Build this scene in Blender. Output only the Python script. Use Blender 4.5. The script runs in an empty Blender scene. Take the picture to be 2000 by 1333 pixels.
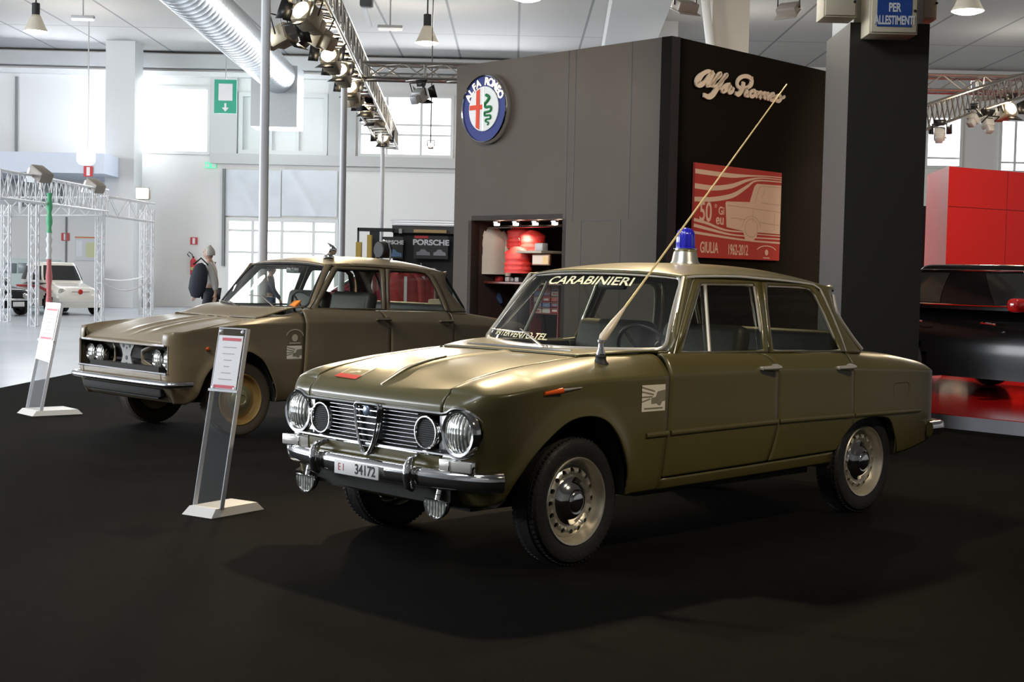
import bpy, bmesh, math, random
import numpy as np
from mathutils import Matrix, Vector
random.seed(7)
S = bpy.context.scene
COL = S.collection
# ------------------------------------------------------------------ camera
CH = 1.37623
PIT, ROL, FPX = -0.0472943, 0.0222225, 2805.06
FW = Vector((0, math.cos(PIT), math.sin(PIT)))
R0 = Vector((1, 0, 0)); U0 = Vector((0, -math.sin(PIT), math.cos(PIT)))
R2 = R0 * math.cos(ROL) + U0 * math.sin(ROL)
U2 = -R0 * math.sin(ROL) + U0 * math.cos(ROL)
cam = bpy.data.cameras.new('camera'); camo = bpy.data.objects.new('camera', cam); COL.objects.link(camo)
cam.sensor_width = 36; cam.lens = FPX / 2000 * 36; cam.clip_end = 300
M = Matrix.Identity(4)
for i in range(3):
    M[i][0] = R2[i]; M[i][1] = U2[i]; M[i][2] = -FW[i]
M[2][3] = CH
camo.matrix_world = M
S.camera = camo
# ------------------------------------------------------------------ world, exposure
W = bpy.data.worlds.new('world'); S.world = W; W.use_nodes = True
bgn = W.node_tree.nodes['Background']; bgn.inputs[0].default_value = (0.80, 0.88, 1.0, 1); bgn.inputs[1].default_value = 0.5
S.view_settings.view_transform = 'Standard'; S.view_settings.look = 'None'
S.view_settings.gamma = 1; S.view_settings.use_curve_mapping = False
S.view_settings.exposure = 0.0
# ------------------------------------------------------------------ lamps of the hall that have no housing in view, and added fill lights
def lamp(kind, name, loc, energy, color, size=0.3, aim=None, angle=50, sy=None):
    l = bpy.data.lights.new(name, kind); l.energy = energy; l.color = color
    if kind == 'AREA':
        l.size = size
        if sy: l.shape = 'RECTANGLE'; l.size_y = sy
    else: l.shadow_soft_size = size
    if kind == 'SPOT': l.spot_size = math.radians(angle); l.spot_blend = 0.6
    o = bpy.data.objects.new(name, l); COL.objects.link(o); o.location = loc
    if aim is not None:
        o.rotation_euler = (Vector(aim) - Vector(loc)).to_track_quat('-Z', 'Y').to_euler()
    return o
WARM = (1.0, 0.76, 0.44); WARM2 = (1.0, 0.84, 0.62); DAY = (0.90, 0.95, 1.0)
# stand spots on the truss over the visitor's head, aimed at the two saloons; the last two are added
lamp('SPOT', 'unseen_stand_spot', (-2.6, 3.4, 4.6), 90, WARM2, 0.12, (-0.6, 7.4, 0.8), 60)
lamp('SPOT', 'unseen_stand_spot', (3.6, 4.6, 4.6), 520, WARM2, 0.12, (0.9, 8.1, 0.6), 44)
lamp('SPOT', 'unseen_stand_spot', (-0.2, 11.0, 4.6), 950, WARM, 0.10, (-0.1, 7.7, 0.9), 46)
lamp('SPOT', 'unseen_stand_spot', (-4.6, 8.2, 4.5), 420, WARM2, 0.10, (-2.8, 12.2, 0.8), 60)
lamp('SPOT', 'unseen_stand_spot', (1.0, 12.4, 4.6), 420, WARM, 0.10, (1.6, 9.6, 1.3), 60)
lamp('SPOT', 'unseen_stand_spot', (5.2, 12.2, 4.6), 420, WARM, 0.10, (3.0, 16.6, 2.4), 60)
lamp('SPOT', 'unseen_stand_spot', (-2.0, 13.2, 4.5), 300, WARM2, 0.10, (.0, 17.2, 3.2), 60)
lamp('SPOT', 'unseen_stand_spot', (7.4, 14.0, 4.6), 1700, WARM2, 0.12, (6.6, 20, 1.6), 85)  # added to brighten the red wall panel
lamp('SPOT', 'unseen_stand_spot', (6.0, 14.5, 4.6), 260, WARM2, 0.12, (5.2, 15.6, .2), 80)  # added to brighten the red platform
# daylight: unseen fill lights from above, the window wall at the left, the windows ahead
lamp('AREA', 'hall_fill_light', (-6, -4, 8.2), 60, DAY, 10, (-4, 6, 0), sy=5)
lamp('AREA', 'window_wall_daylight', (-31, 17, 5.2), 6500, DAY, 22, (0, 16, 2), sy=4.5)
lamp('AREA', 'hall_fill_light', (-5, 5, 7.9), 750, DAY, 6, (-3.5, 24, 2.5), sy=3)  # fill added to brighten the poles and far stand from the front
for wx in (-14, -7.5, -1.5):
    lamp('AREA', 'window_daylight', (wx, 46.5, 6.2), 420, DAY, 4.5, (wx * .6, 20, 1), sy=2.4)
for p in ((-12, 30), (-12, 40), (-3, 38), (6, 38), (12, 30), (-20, 36), (2, 28), (14, 40), (-8, 20)):
    lamp('POINT', 'hall_lamp_light', (p[0], p[1], 6.6), 130, (1, .95, .86), .35)

def at(px, py, Y):
    d = FW + R2 * ((px - 1000) / FPX) - U2 * ((py - 666.5) / FPX)
    t = Y / d.y
    return Vector((d.x * t, Y, CH + d.z * t))
def atz(px, py, z):
    d = FW + R2 * ((px - 1000) / FPX) - U2 * ((py - 666.5) / FPX)
    t = (z - CH) / d.z
    return Vector((d.x * t, d.y * t, z))
class Plane:
    """an upright wall plane: p0 on it, axis dx (unit, level); right-handed (dx, up, out)"""
    def __init__(s, a, b):
        s.p0 = Vector((a.x, a.y, 0)); s.dx = (Vector((b.x, b.y, 0)) - s.p0).normalized()
        s.n = s.dx.cross(Vector((0, 0, 1)))
        s.len = (Vector((b.x, b.y, 0)) - s.p0).length
    def uv(s, px, py, w=0):
        d = FW + R2 * ((px - 1000) / FPX) - U2 * ((py - 666.5) / FPX)
        o = Vector((0, 0, CH)); t = (s.p0 + s.n * w - o).dot(s.n) / d.dot(s.n); q = o + d * t
        return ((q - s.p0).dot(s.dx), q.z)
    def mat(s, u=0, v=0, w=0):
        m = Matrix.Identity(4); o = s.p0 + s.dx * u + s.n * w
        for i in range(3):
            m[i][0] = s.dx[i]; m[i][1] = (0, 0, 1)[i]; m[i][2] = s.n[i]; m[i][3] = o[i]
        m[2][3] = v
        return m
# ------------------------------------------------------------------ materials
MATS = {}
def mat(name, col, rough=.5, metal=0., coat=0., emit=None, es=1., noise=None, bump=None, trans=0., alpha=1., spec=None, sheen=0.):
    if name in MATS: return MATS[name]
    m = bpy.data.materials.new(name); m.use_nodes = True; nt = m.node_tree; b = nt.nodes['Principled BSDF']
    b.inputs['Base Color'].default_value = (*col, 1); b.inputs['Roughness'].default_value = rough
    b.inputs['Metallic'].default_value = metal; b.inputs['Coat Weight'].default_value = coat
    b.inputs['Coat Roughness'].default_value = .12
    if spec is not None: b.inputs['Specular IOR Level'].default_value = spec
    if trans: b.inputs['Transmission Weight'].default_value = trans
    if emit: b.inputs['Emission Color'].default_value = (*emit, 1); b.inputs['Emission Strength'].default_value = es
    if noise or bump:
        tc = nt.nodes.new('ShaderNodeTexCoord')
    if noise:
        sc, c2, lo, hi = noise
        n = nt.nodes.new('ShaderNodeTexNoise'); n.inputs['Scale'].default_value = sc; n.inputs['Detail'].default_value = 6
        nt.links.new(tc.outputs['Object'], n.inputs['Vector'])
        r = nt.nodes.new('ShaderNodeValToRGB'); r.color_ramp.elements[0].position = lo; r.color_ramp.elements[1].position = hi
        r.color_ramp.elements[0].color = (*col, 1); r.color_ramp.elements[1].color = (*c2, 1)
        nt.links.new(n.outputs['Fac'], r.inputs['Fac']); nt.links.new(r.outputs['Color'], b.inputs['Base Color'])
    if bump:
        sc, st = bump
        n = nt.nodes.new('ShaderNodeTexNoise'); n.inputs['Scale'].default_value = sc; n.inputs['Detail'].default_value = 4
        nt.links.new(tc.outputs['Object'], n.inputs['Vector'])
        bp = nt.nodes.new('ShaderNodeBump'); bp.inputs['Strength'].default_value = st; bp.inputs['Distance'].default_value = .01
        nt.links.new(n.outputs['Fac'], bp.inputs['Height']); nt.links.new(bp.outputs['Normal'], b.inputs['Normal'])
    MATS[name] = m; return m
def glass(name, tint=(1, 1, 1), refl=1.0, rough=0.0):
    """thin pane: see-through with a Fresnel reflection"""
    if name in MATS: return MATS[name]
    m = bpy.data.materials.new(name); m.use_nodes = True; nt = m.node_tree
    for n in list(nt.nodes): nt.nodes.remove(n)
    out = nt.nodes.new('ShaderNodeOutputMaterial'); tr = nt.nodes.new('ShaderNodeBsdfTransparent'); gl = nt.nodes.new('ShaderNodeBsdfGlossy')
    tr.inputs[0].default_value = (*tint, 1); gl.inputs['Roughness'].default_value = rough
    fr = nt.nodes.new('ShaderNodeFresnel'); fr.inputs[0].default_value = 1.5
    mu = nt.nodes.new('ShaderNodeMath'); mu.operation = 'MULTIPLY'; mu.inputs[1].default_value = refl; mu.use_clamp = True
    mx = nt.nodes.new('ShaderNodeMixShader')
    ge = nt.nodes.new('ShaderNodeNewGeometry'); io = nt.nodes.new('ShaderNodeMath'); io.operation = 'MULTIPLY_ADD'; io.inputs[1].default_value = 1 / 1.5 - 1.5; io.inputs[2].default_value = 1.5
    nt.links.new(ge.outputs['Backfacing'], io.inputs[0]); nt.links.new(io.outputs[0], fr.inputs[0])     # same pane seen from either side
    nt.links.new(fr.outputs[0], mu.inputs[0]); nt.links.new(mu.outputs[0], mx.inputs[0])
    nt.links.new(tr.outputs[0], mx.inputs[1]); nt.links.new(gl.outputs[0], mx.inputs[2]); nt.links.new(mx.outputs[0], out.inputs[0])
    MATS[name] = m; return m
def emis(name, col, st):
    return mat(name, (0, 0, 0), .6, emit=col, es=st)
CHROME = mat('chrome', (.80, .80, .80), .10, 1.)
TRIM = mat('bright_trim', (.86, .83, .76), .25, .72)
SILVER = mat('wheel_silver', (.66, .62, .52), .32, .75)
ALU = mat('aluminium', (.72, .72, .73), .28, 1.)
BLACK = mat('black_rubber', (.012, .012, .013), .62)
BLK2 = mat('black_plastic', (.015, .015, .016), .35)
TYRE = mat('tyre_rubber', (.016, .015, .015), .55, bump=(60, .3))
DARK = mat('dark_interior', (.010, .010, .009), .8)
SEAT = mat('dark_vinyl', (.035, .033, .028), .5)
PAINT1 = mat('olive_green_paint', (.098, .084, .027), .33, coat=.30, noise=(3, (.091, .078, .025), .35, .7))
PAINT2 = mat('khaki_grey_paint', (.170, .132, .078), .42, coat=.15, noise=(4, (.145, .112, .066), .35, .7))
UNDER = mat('underbody_black', (.012, .011, .009), .8)
GLS = glass('car_glass', (.80, .84, .80), 1.25)
GLSD = glass('dark_car_glass', (.68, .70, .64), 1.2)
CREAM = mat('cream_letters', (.80, .76, .52), .6)
WHITE = mat('white_paint', (.78, .78, .77), .5)
RED = mat('red_paint', (.55, .02, .02), .35)
AMBER = mat('amber_plastic', (.75, .10, .01), .25)
# ------------------------------------------------------------------ mesh building
class MB:
    def __init__(s): s.v = []; s.f = []; s.m = []
    def add(s, vs, fs, mi=0):
        o = len(s.v); s.v.extend([tuple(p) for p in vs]); s.f.extend([tuple(i + o for i in f) for f in fs]); s.m.extend([mi] * len(fs)); return s
    def box(s, c, d, mi=0, rot=None):
        hx, hy, hz = d[0] / 2, d[1] / 2, d[2] / 2
        vs = [Vector((x, y, z)) for z in (-hz, hz) for y in (-hy, hy) for x in (-hx, hx)]
        if rot is not None: vs = [rot @ p for p in vs]
        vs = [p + Vector(c) for p in vs]
        return s.add(vs, [(0, 2, 3, 1), (4, 5, 7, 6), (0, 1, 5, 4), (2, 6, 7, 3), (0, 4, 6, 2), (1, 3, 7, 5)], mi)
    def bev(s, c, d, b=.01, mi=0, rot=None, seg=2):
        bm = bmesh.new(); bmesh.ops.create_cube(bm, size=1)
        for p in bm.verts: p.co = Vector((p.co.x * d[0], p.co.y * d[1], p.co.z * d[2]))
        bmesh.ops.bevel(bm, geom=bm.edges[:], offset=b, segments=seg, affect='EDGES', profile=.5)
        vs = [p.co.copy() for p in bm.verts]
        if rot is not None: vs = [rot @ p for p in vs]
        vs = [p + Vector(c) for p in vs]; bm.verts.index_update()
        fs = [[q.index for q in f.verts] for f in bm.faces]; bm.free()
        return s.add(vs, fs, mi)
    def tube(s, pts, r, n=10, mi=0, closed=False, caps=True, flat=1.0, up=None):
        pts = [Vector(p) for p in pts]; k = len(pts)
        rs = r if isinstance(r, (list, tuple)) else [r] * k
        vs = []; prev = None
        for i, p in enumerate(pts):
            if closed: t = pts[(i + 1) % k] - pts[i - 1]
            else: t = pts[min(i + 1, k - 1)] - pts[max(i - 1, 0)]
            t.normalize()
            if up is not None: a = Vector(up)
            elif prev is None: a = Vector((0, 0, 1)) if abs(t.z) < .9 else Vector((1, 0, 0))
            else: a = prev
            b = t.cross(a)
            if b.length < 1e-6: b = t.cross(Vector((1, 0, 0)))
            b.normalize(); a = b.cross(t); a.normalize(); prev = a
            for j in range(n):
                q = 2 * math.pi * j / n
                vs.append(p + (a * math.cos(q) + b * math.sin(q) * flat) * rs[i])
        fs = []
        for i in range(k if closed else k - 1):
            i2 = (i + 1) % k
            for j in range(n):
                j2 = (j + 1) % n
                fs.append((i * n + j, i * n + j2, i2 * n + j2, i2 * n + j))
        if caps and not closed:
            fs.append(tuple(range(n))); fs.append(tuple(reversed(range((k - 1) * n, k * n))))
        return s.add(vs, fs, mi)
    def lathe(s, prof, n=32, mi=0, T=None, closed=False, caps=True):
        """prof: (radius, height) about local z; T maps to place"""
        vs = []; fs = []; k = len(prof)
        for r, h in prof:
            for j in range(n):
                q = 2 * math.pi * j / n; vs.append(Vector((r * math.cos(q), r * math.sin(q), h)))
        for i in range(k if closed else k - 1):
            i2 = (i + 1) % k
            for j in range(n):
                j2 = (j + 1) % n; fs.append((i * n + j, i * n + j2, i2 * n + j2, i2 * n + j))
        if not closed and caps:
            if prof[0][0] > 1e-5: fs.append(tuple(reversed(range(n))))
            if prof[-1][0] > 1e-5: fs.append(tuple(range((k - 1) * n, k * n)))
        if T is not None: vs = [T @ p for p in vs]
        return s.add(vs, fs, mi)
    def prism(s, poly, h0, h1, mi=0, T=None):
        """poly 2D (x,y) extruded in z"""
        n = len(poly); vs = [Vector((x, y, h0)) for x, y in poly] + [Vector((x, y, h1)) for x, y in poly]
        if T is not None: vs = [T @ p for p in vs]
        fs = [tuple(reversed(range(n))), tuple(range(n, 2 * n))] + [(i, (i + 1) % n, n + (i + 1) % n, n + i) for i in range(n)]
        return s.add(vs, fs, mi)
    def grid(s, P, mi=0, flip=False, keep=None):
        """P[i][j] points"""
        a = len(P); b = len(P[0]); vs = [p for row in P for p in row]; fs = []
        for i in range(a - 1):
            for j in range(b - 1):
                f = (i * b + j, (i + 1) * b + j, (i + 1) * b + j + 1, i * b + j + 1)
                if keep and not keep(sum((Vector(vs[q]) for q in f), Vector()) / 4): continue
                fs.append(tuple(reversed(f)) if flip else f)
        return s.add(vs, fs, mi)
    def ribbon(s, pts, w, h0, h1, mi=0):
        """2D stroke of width w (value or list) extruded h0..h1"""
        k = len(pts); ws = w if isinstance(w, (list, tuple)) else [w] * k
        pts = [Vector((p[0], p[1])) for p in pts]; L = []; Rr = []
        for i in range(k):
            t = (pts[min(i + 1, k - 1)] - pts[max(i - 1, 0)]); t.normalize(); nrm = Vector((-t.y, t.x))
            L.append(pts[i] + nrm * ws[i] / 2); Rr.append(pts[i] - nrm * ws[i] / 2)
        vs = [(p.x, p.y, h) for h in (h0, h1) for q in (L, Rr) for p in q]
        fs = []
        for i in range(k - 1):
            a, b, c, d = i, i + 1, k + i + 1, k + i
            fs += [(a, b, c, d), (2 * k + d, 2 * k + c, 2 * k + b, 2 * k + a), (a, 2 * k + a, 2 * k + b, b), (d, c, 2 * k + c, 2 * k + d)]
        fs += [(0, k, 3 * k, 2 * k), (k - 1, 3 * k - 1, 4 * k - 1, 2 * k - 1)]
        return s.add(vs, fs, mi)
    def build(s, name, mats, parent=None, smooth=True, ang=40, solid=None, mtx=None):
        me = bpy.data.meshes.new(name); me.from_pydata([tuple(p) for p in s.v], [], s.f)
        if not isinstance(mats, (list, tuple)): mats = [mats]
        for m in mats: me.materials.append(m)
        if len(mats) > 1: me.polygons.foreach_set('material_index', s.m)
        bm = bmesh.new(); bm.from_mesh(me); bmesh.ops.remove_doubles(bm, verts=bm.verts[:], dist=1e-5)
        if solid is None: bmesh.ops.recalc_face_normals(bm, faces=bm.faces[:])
        bm.to_mesh(me); bm.free(); me.update()
        if smooth:
            me.polygons.foreach_set('use_smooth', [True] * len(me.polygons)); me.set_sharp_from_angle(angle=math.radians(ang))
        o = bpy.data.objects.new(name, me); COL.objects.link(o)
        if mtx is not None: o.matrix_world = mtx
        if parent is not None: o.parent = parent
        if solid:
            md = o.modifiers.new('thickness', 'SOLIDIFY'); md.thickness = abs(solid); md.offset = -1 if solid > 0 else 1; md.use_even_offset = False
        return o
def thing(name, label, cat, loc=(0, 0, 0), rz=0, group=None, mtx=None):
    o = bpy.data.objects.new(name, None); COL.objects.link(o); o.empty_display_size = .1
    o.location = loc; o.rotation_euler = (0, 0, rz)
    if mtx is not None: o.matrix_world = mtx
    return tag(o, label, cat, group)
def tag(o, label, cat, group=None, kind=None):
    o['label'] = label; o['category'] = cat
    if group: o['group'] = group
    if kind: o['kind'] = kind
    return o
def struct(o): o['kind'] = 'structure'; return o
def copytree(r):
    c = r.copy(); COL.objects.link(c)
    for ch in list(r.children):
        d = ch.copy(); COL.objects.link(d); d.parent = c
        for g in list(ch.children):
            e = g.copy(); COL.objects.link(e); e.parent = d
    return c
def text(body, size, material, parent=None, name='lettering', mtx=None, ext=.002, sx=1., align='CENTER', bold=0., shear=0., spacing=1.):
    cu = bpy.data.curves.new(name, 'FONT'); cu.body = body; cu.size = size; cu.extrude = ext; cu.align_x = align; cu.align_y = 'CENTER'
    cu.offset = bold; cu.shear = shear; cu.space_character = spacing
    t = bpy.data.objects.new(name, cu); COL.objects.link(t)
    dg = bpy.context.evaluated_depsgraph_get(); dg.update()
    me = bpy.data.meshes.new_from_object(t.evaluated_get(dg)); bpy.data.objects.remove(t); bpy.data.curves.remove(cu)
    for v in me.vertices: v.co.x *= sx
    me.materials.clear(); me.materials.append(material)
    o = bpy.data.objects.new(name, me); COL.objects.link(o)
    if parent is not None: o.parent = parent
    if mtx is not None: o.matrix_local = mtx
    return o
def frame_mtx(o, x, y):
    """matrix with local x, y axes given and origin o"""
    x = Vector(x).normalized(); z = x.cross(Vector(y)).normalized(); y = z.cross(x); m = Matrix.Identity(4)
    for i in range(3): m[i][0] = x[i]; m[i][1] = y[i]; m[i][2] = z[i]; m[i][3] = o[i]
    return m
def spline(pts, n=8, closed=False):
    """Catmull-Rom through points"""
    P = [np.array(p, float) for p in pts]; k = len(P); out = []
    for i in range(k if closed else k - 1):
        p0 = P[i - 1] if (closed or i > 0) else 2 * P[0] - P[1]
        p1 = P[i]; p2 = P[(i + 1) % k]
        p3 = P[(i + 2) % k] if (closed or i + 2 < k) else 2 * P[-1] - P[-2]
        for j in range(n):
            t = j / n
            out.append(.5 * ((2 * p1) + (-p0 + p2) * t + (2 * p0 - 5 * p1 + 4 * p2 - p3) * t * t + (-p0 + 3 * p1 - 3 * p2 + p3) * t ** 3))
    if not closed: out.append(P[-1])
    return [tuple(float(a) for a in q) for q in out]
def fn(xs, ys):
    """smooth monotone-cubic function"""
    xs = np.array(xs, float); ys = np.array(ys, float)
    if xs[0] > xs[-1]: xs = xs[::-1]; ys = ys[::-1]
    h = np.diff(xs); d = np.diff(ys) / h; m = np.zeros(len(xs)); m[0] = d[0]; m[-1] = d[-1]
    for i in range(1, len(xs) - 1):
        if d[i - 1] * d[i] > 0:
            w1 = 2 * h[i] + h[i - 1]; w2 = h[i] + 2 * h[i - 1]; m[i] = (w1 + w2) / (w1 / d[i - 1] + w2 / d[i])
    def f(x):
        x = min(max(x, xs[0]), xs[-1]); i = int(min(max(np.searchsorted(xs, x) - 1, 0), len(xs) - 2)); t = (x - xs[i]) / h[i]
        return float((2 * t ** 3 - 3 * t * t + 1) * ys[i] + (t ** 3 - 2 * t * t + t) * h[i] * m[i] + (-2 * t ** 3 + 3 * t * t) * ys[i + 1] + (t ** 3 - t * t) * h[i] * m[i + 1])
    return f
def sstep(a, b, x):
    t = min(max((x - a) / (b - a), 0), 1); return t * t * (3 - 2 * t)
def lin(a, b, n): return [a + (b - a) * i / n for i in range(n + 1)]
# ================================================================== four-door saloon, built in the car's own frame
# x forward from the front axle, y to the car's left, z up
def saloon(kind, name, label):
    A = kind == 'A'
    PT = PAINT1 if A else PAINT2
    root = thing(name, label, 'car')
    GL = GLSD if A else GLS
    if A:
        zc = fn([-3.4, -3.13, -2.8, -2.27, -1.34, -.59, -.08, .1, .29, .49, .664, .8], [.815, .831, .848, .864, .887, .886, .879, .869, .856, .843, .828, .826])
        zi = fn([-3.34, -3.3, -3.11, -2.785, -2.5, -2.25, -1.5, -.76, -.5, -.178, .028, .233, .364, .49, .60, .66], [.834, .858, .9, .943, .960, .962, .974, .990, .985, .968, .950, .929, .907, .884, .852, .825])
        yi = fn([-3.34, -2.7, -2.4, -2.2, -.75, -.62, -.35, .6], [.55, .55, .62, .69, .69, .64, .50, .50])
        Zc = fn([-3.36, -3.3, -3.1, -2.8, -2.5, -.5, -.19, .10, .27, .44, .53, .60, .625], [.835, .865, .912, .952, .972, .985, .972, .957, .937, .901, .868, .838, .826])
        yh, ztop, zlip = .50, .828, .742
        arch = [(.56, .335), (.504, .365), (.452, .446), (.358, .554), (.245, .640), (.128, .700), (-.003, .716), (-.115, .690), (-.194, .624), (-.252, .534), (-.290, .432), (-.297, .312)]
        zroc, zdoor = lambda x: .309 - .013 * (x + .3), lambda x: .376 - .018 * (x + .59)
        Gz = lambda z: z
        e, y1, xs, Xn, bow = 2.6, .56, .30, .675, .02
        of = fn([.24, .28, .33, .38, .45, .52, .77, .79, .81, .828], [.26, .15, .085, .05, .012, 0, 0, .008, .022, .046])
    else:
        zc = fn([-3.4, -3.13, -2.3, -1.4, -.6, -.42, 0, .18, .5, .664, .8], [.845, .855, .90, .925, .925, .924, .913, .903, .878, .862, .862])
        zi = fn([-3.34, -3.3, -3.11, -2.785, -2.5, -2.25, -1.5, -.76, -.5, -.2, 0, .2, .4, .55, .62], [.86, .885, .92, .965, .995, 1.005, 1.02, 1.035, .99, .955, .930, .895, .850, .800, .768])
        yi = fn([-3.34, -2.7, -2.4, -2.2, -.75, -.62, -.35, .6], [.55, .55, .62, .69, .69, .66, .62, .62])
        Zc = fn([-3.36, -3.3, -3.1, -2.8, -2.5, -.5, -.2, 0, .2, .4, .55, .625], [.86, .89, .93, .975, 1.005, .985, .950, .925, .893, .850, .800, .770])
        yh, ztop, zlip = .62, .862, .735
        arch = [(.50, .30), (.43, .352), (.363, .511), (.247, .629), (.105, .690), (-.03, .694), (-.12, .655), (-.19, .597), (-.278, .447), (-.322, .330), (-.327, .272)]
        zroc, zdoor = lambda x: .272, lambda x: .33
        Gz = lambda z: z + .05 if z < 1 else z + .05 - .02 * min(1, (z - 1) / .34) if z < 1.34 else z + .03 + .007 * (z - 1.34) / .1
        e, y1, xs, Xn, bow = 3.6, .62, .45, .680, .008
        of = fn([.24, .28, .33, .38, .45, .52, .77, .80, .84, .862], [.22, .12, .06, .03, .01, 0, 0, .002, .010, .028])
    rarch = [(-2.075, .30), (-2.10, .36), (-2.14, .43), (-2.19, .49), (-2.29, .552), (-2.40, .572), (-2.52, .574), (-2.65, .563), (-2.70, .54), (-2.739, .498), (-2.785, .417), (-2.80, .325)]
    W = fn([-3.4, -3.0, -2.3, -1.3, -.5, .1, .5], [.72, .745, .772, .780, .774, .768, .765])
    os_ = fn([.26, .31, .38, .5, .6, .8, .9], [.06, .032, .012, .0, -.004, 0, 0])
    AS = spline(arch, 8); AX = [p[0] for p in AS][::-1]; AZ = [p[1] for p in AS][::-1]
    RS = spline(rarch, 8); RX = [p[0] for p in RS][::-1]; RZ = [p[1] for p in RS][::-1]
    Aarr = np.array(AS + [(9, 9)]); Rarr = np.array(RS + [(9, 9)])
    def flare(x, z):
        d = min(np.min(np.hypot(Aarr[:, 0] - x, Aarr[:, 1] - z)), 9)
        return .017 * math.exp(-(d / .045) ** 2) if d < .2 else 0
    def side(x, z, sy):
        return (x, sy * (W(x) - os_(z) + flare(x, z)), z)
    # --- plan outline of the nose: list of (x, y, nx, ny)
    def outline(front=True):
        if front:
            pts = [(Xn - bow * (y / .6) ** 2, y) for y in lin(0, y1, 44)]
            a = Xn - bow * (y1 / .6) ** 2 - xs; b = W(xs) - y1
            for k in range(1, 47):
                t = math.pi / 2 * k / 46; pts.append((xs + a * math.cos(t) ** (2 / e), y1 + b * math.sin(t) ** (2 / e)))
        else:
            pts = [(-3.345 + .015 * (y / .6) ** 2, y) for y in lin(0, .56, 14)]
            a = -3.33 + 3.14; b = W(-3.14) - .56
            for k in range(1, 21):
                t = math.pi / 2 * k / 20; pts.append((-3.14 + a * math.cos(t) ** (2 / 2.4), .56 + b * math.sin(t) ** (2 / 2.4)))
        o = []
        for i, p in enumerate(pts):
            q0 = pts[max(i - 1, 0)]; q1 = pts[min(i + 1, len(pts) - 1)]; tx, ty = q1[0] - q0[0], q1[1] - q0[1]; l = math.hypot(tx, ty)
            nx, ny = (ty / l, -tx / l) if front else (-ty / l, tx / l)
            if i == 0: nx, ny = (1 if front else -1), 0
            o.append((p[0], p[1], nx, ny))
        return o
    NO = outline(True); RO = outline(False)
    ofr = fn([.24, .33, .40, .5, .75, .80, .84, .87], [.20, .05, .02, .005, .0, .003, .010, .02])
    def belt(c, z, sy, front=True):
        x, y, nx, ny = c; w = nx * nx
        o = w * (of(z) if front else ofr(z)) + (1 - w) * os_(z)
        fl = flare(x, z) * (1 - w)
        return (x - nx * (o - fl), sy * (y - ny * (o - fl)), z)
    def zbot_front(x, y):
        if x > arch[0][0]: return (.285 if A else .30) + .05 * (y / .75) ** 2 if A else .29
        return float(np.interp(x, AX, AZ))
    def opening(p):
        y, z = abs(p[1]), p[2]
        if A: return p[0] > .5 and ((y < .58 and .556 < z < .734) or math.hypot(y - .6, z - .657) < .101)
        return p[0] > .55 and y < .70 and .535 < z < .738
    NV = 40
    def colz(zb, zt):
        return [zb + (zt - .006 - zb) * (k / NV) for k in range(NV + 1)]
    def shoulder(O, I, n=14):
        """points from crease O in to I"""
        out = []
        for k in range(n + 1):
            w = (.02 if k == 0 else (k / n) ** 1.15); w = min(w, 1); s = 1 - w
            out.append((O[0] + (I[0] - O[0]) * w, O[1] + (I[1] - O[1]) * w, O[2] + (I[2] - O[2]) * (1 - s ** 2.5)))
        return out
    DF, DM, DR = (lambda z: -.595 + .03 * (max(0, .88 - z) / .5) ** 1.3), (lambda z: -1.512 + .06 * (max(0, .60 - z) / .2) ** 1.5 * 1. + (.10 * sstep(.88, .98, z))), (lambda z: -2.268 + .05 * sstep(.85, .98, z))
    G = .0035
    body = MB()
    for sy in (1, -1):
        # ------------ front wing
        P = []
        cols = [c for c in NO if c[1] >= yh - 1e-6]
        if abs(cols[0][1] - yh) > 1e-4: 
            c0 = min(NO, key=lambda c: abs(c[1] - yh)); cols = [(c0[0], yh + G, c0[2], c0[3])] + cols
        n0 = len(cols)
        xx = [x for x in sorted(set([round(a, 4) for a in AX if a < xs - .005] + [-.2975, -.33, -.37, -.42, -.47, -.52, -.56, -.595]), reverse=True)]
        for k, c in enumerate(cols):
            zt = ztop if c[0] > .60 else ztop + (zc(c[0]) - ztop) * sstep(.60, xs, c[0])
            zb = zbot_front(c[0], c[1])
            col = [belt(c, z, sy) for z in colz(zb, zt)]
            f = k / (n0 - 1)
            O = belt(c, zt, sy); xi = (.60 if A else .62) + (xs - .60) * f ** 1.3
            I = (xi, sy * (yi(xi) + G), zi(xi))
            P.append(col + shoulder(O, I))
        for x in xx:
            zb = float(np.interp(x, AX, AZ)) if x > AX[0] else zroc(x)
            def sx(z): return x + (DF(z) + G + .595 - .0) * sstep(-.30, -.595, x)
            zt = zc(x)
            col = [side(sx(z), z, sy) for z in colz(zb, zt)]
            I = (x, sy * (yi(x) + G * (x > -.2)), zi(x))
            P.append(col + shoulder((sx(zt), sy * W(x), zt), I))
        body.grid(P, flip=sy < 0, keep=lambda p: not opening(p))
        # ------------ rocker under the doors
        P = []
        for x in lin(-.56, -2.08, 20):
            z0, z1 = zroc(x), (zdoor(x) - .006)
            P.append([side(x, z0 + (z1 - z0) * k / 5, sy) for k in range(6)])
        body.grid(P, flip=sy < 0)
        # ------------ rear quarter
        P = []
        xq = [x for x in sorted(set([round(a, 4) for a in RX if a < -2.275] + [-2.8005, -2.9, -3.0, -3.07]), reverse=True)]
        xq = [-2.272] + xq
        for x in xq:
            zb = float(np.interp(x, RX, RZ)) if x > RX[0] else .335 + .06 * sstep(-2.85, -3.3, x)
            def sx(z): return x + (DR(z) - G + 2.272) * sstep(-2.45, -2.272, x)
            zt = zc(x)
            I = (x, sy * yi(x), zi(x))
            P.append([side(sx(z), z, sy) for z in colz(zb, zt)] + shoulder((sx(zt), sy * W(x), zt), I))
        rc = [c for c in RO][::-1]
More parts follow.
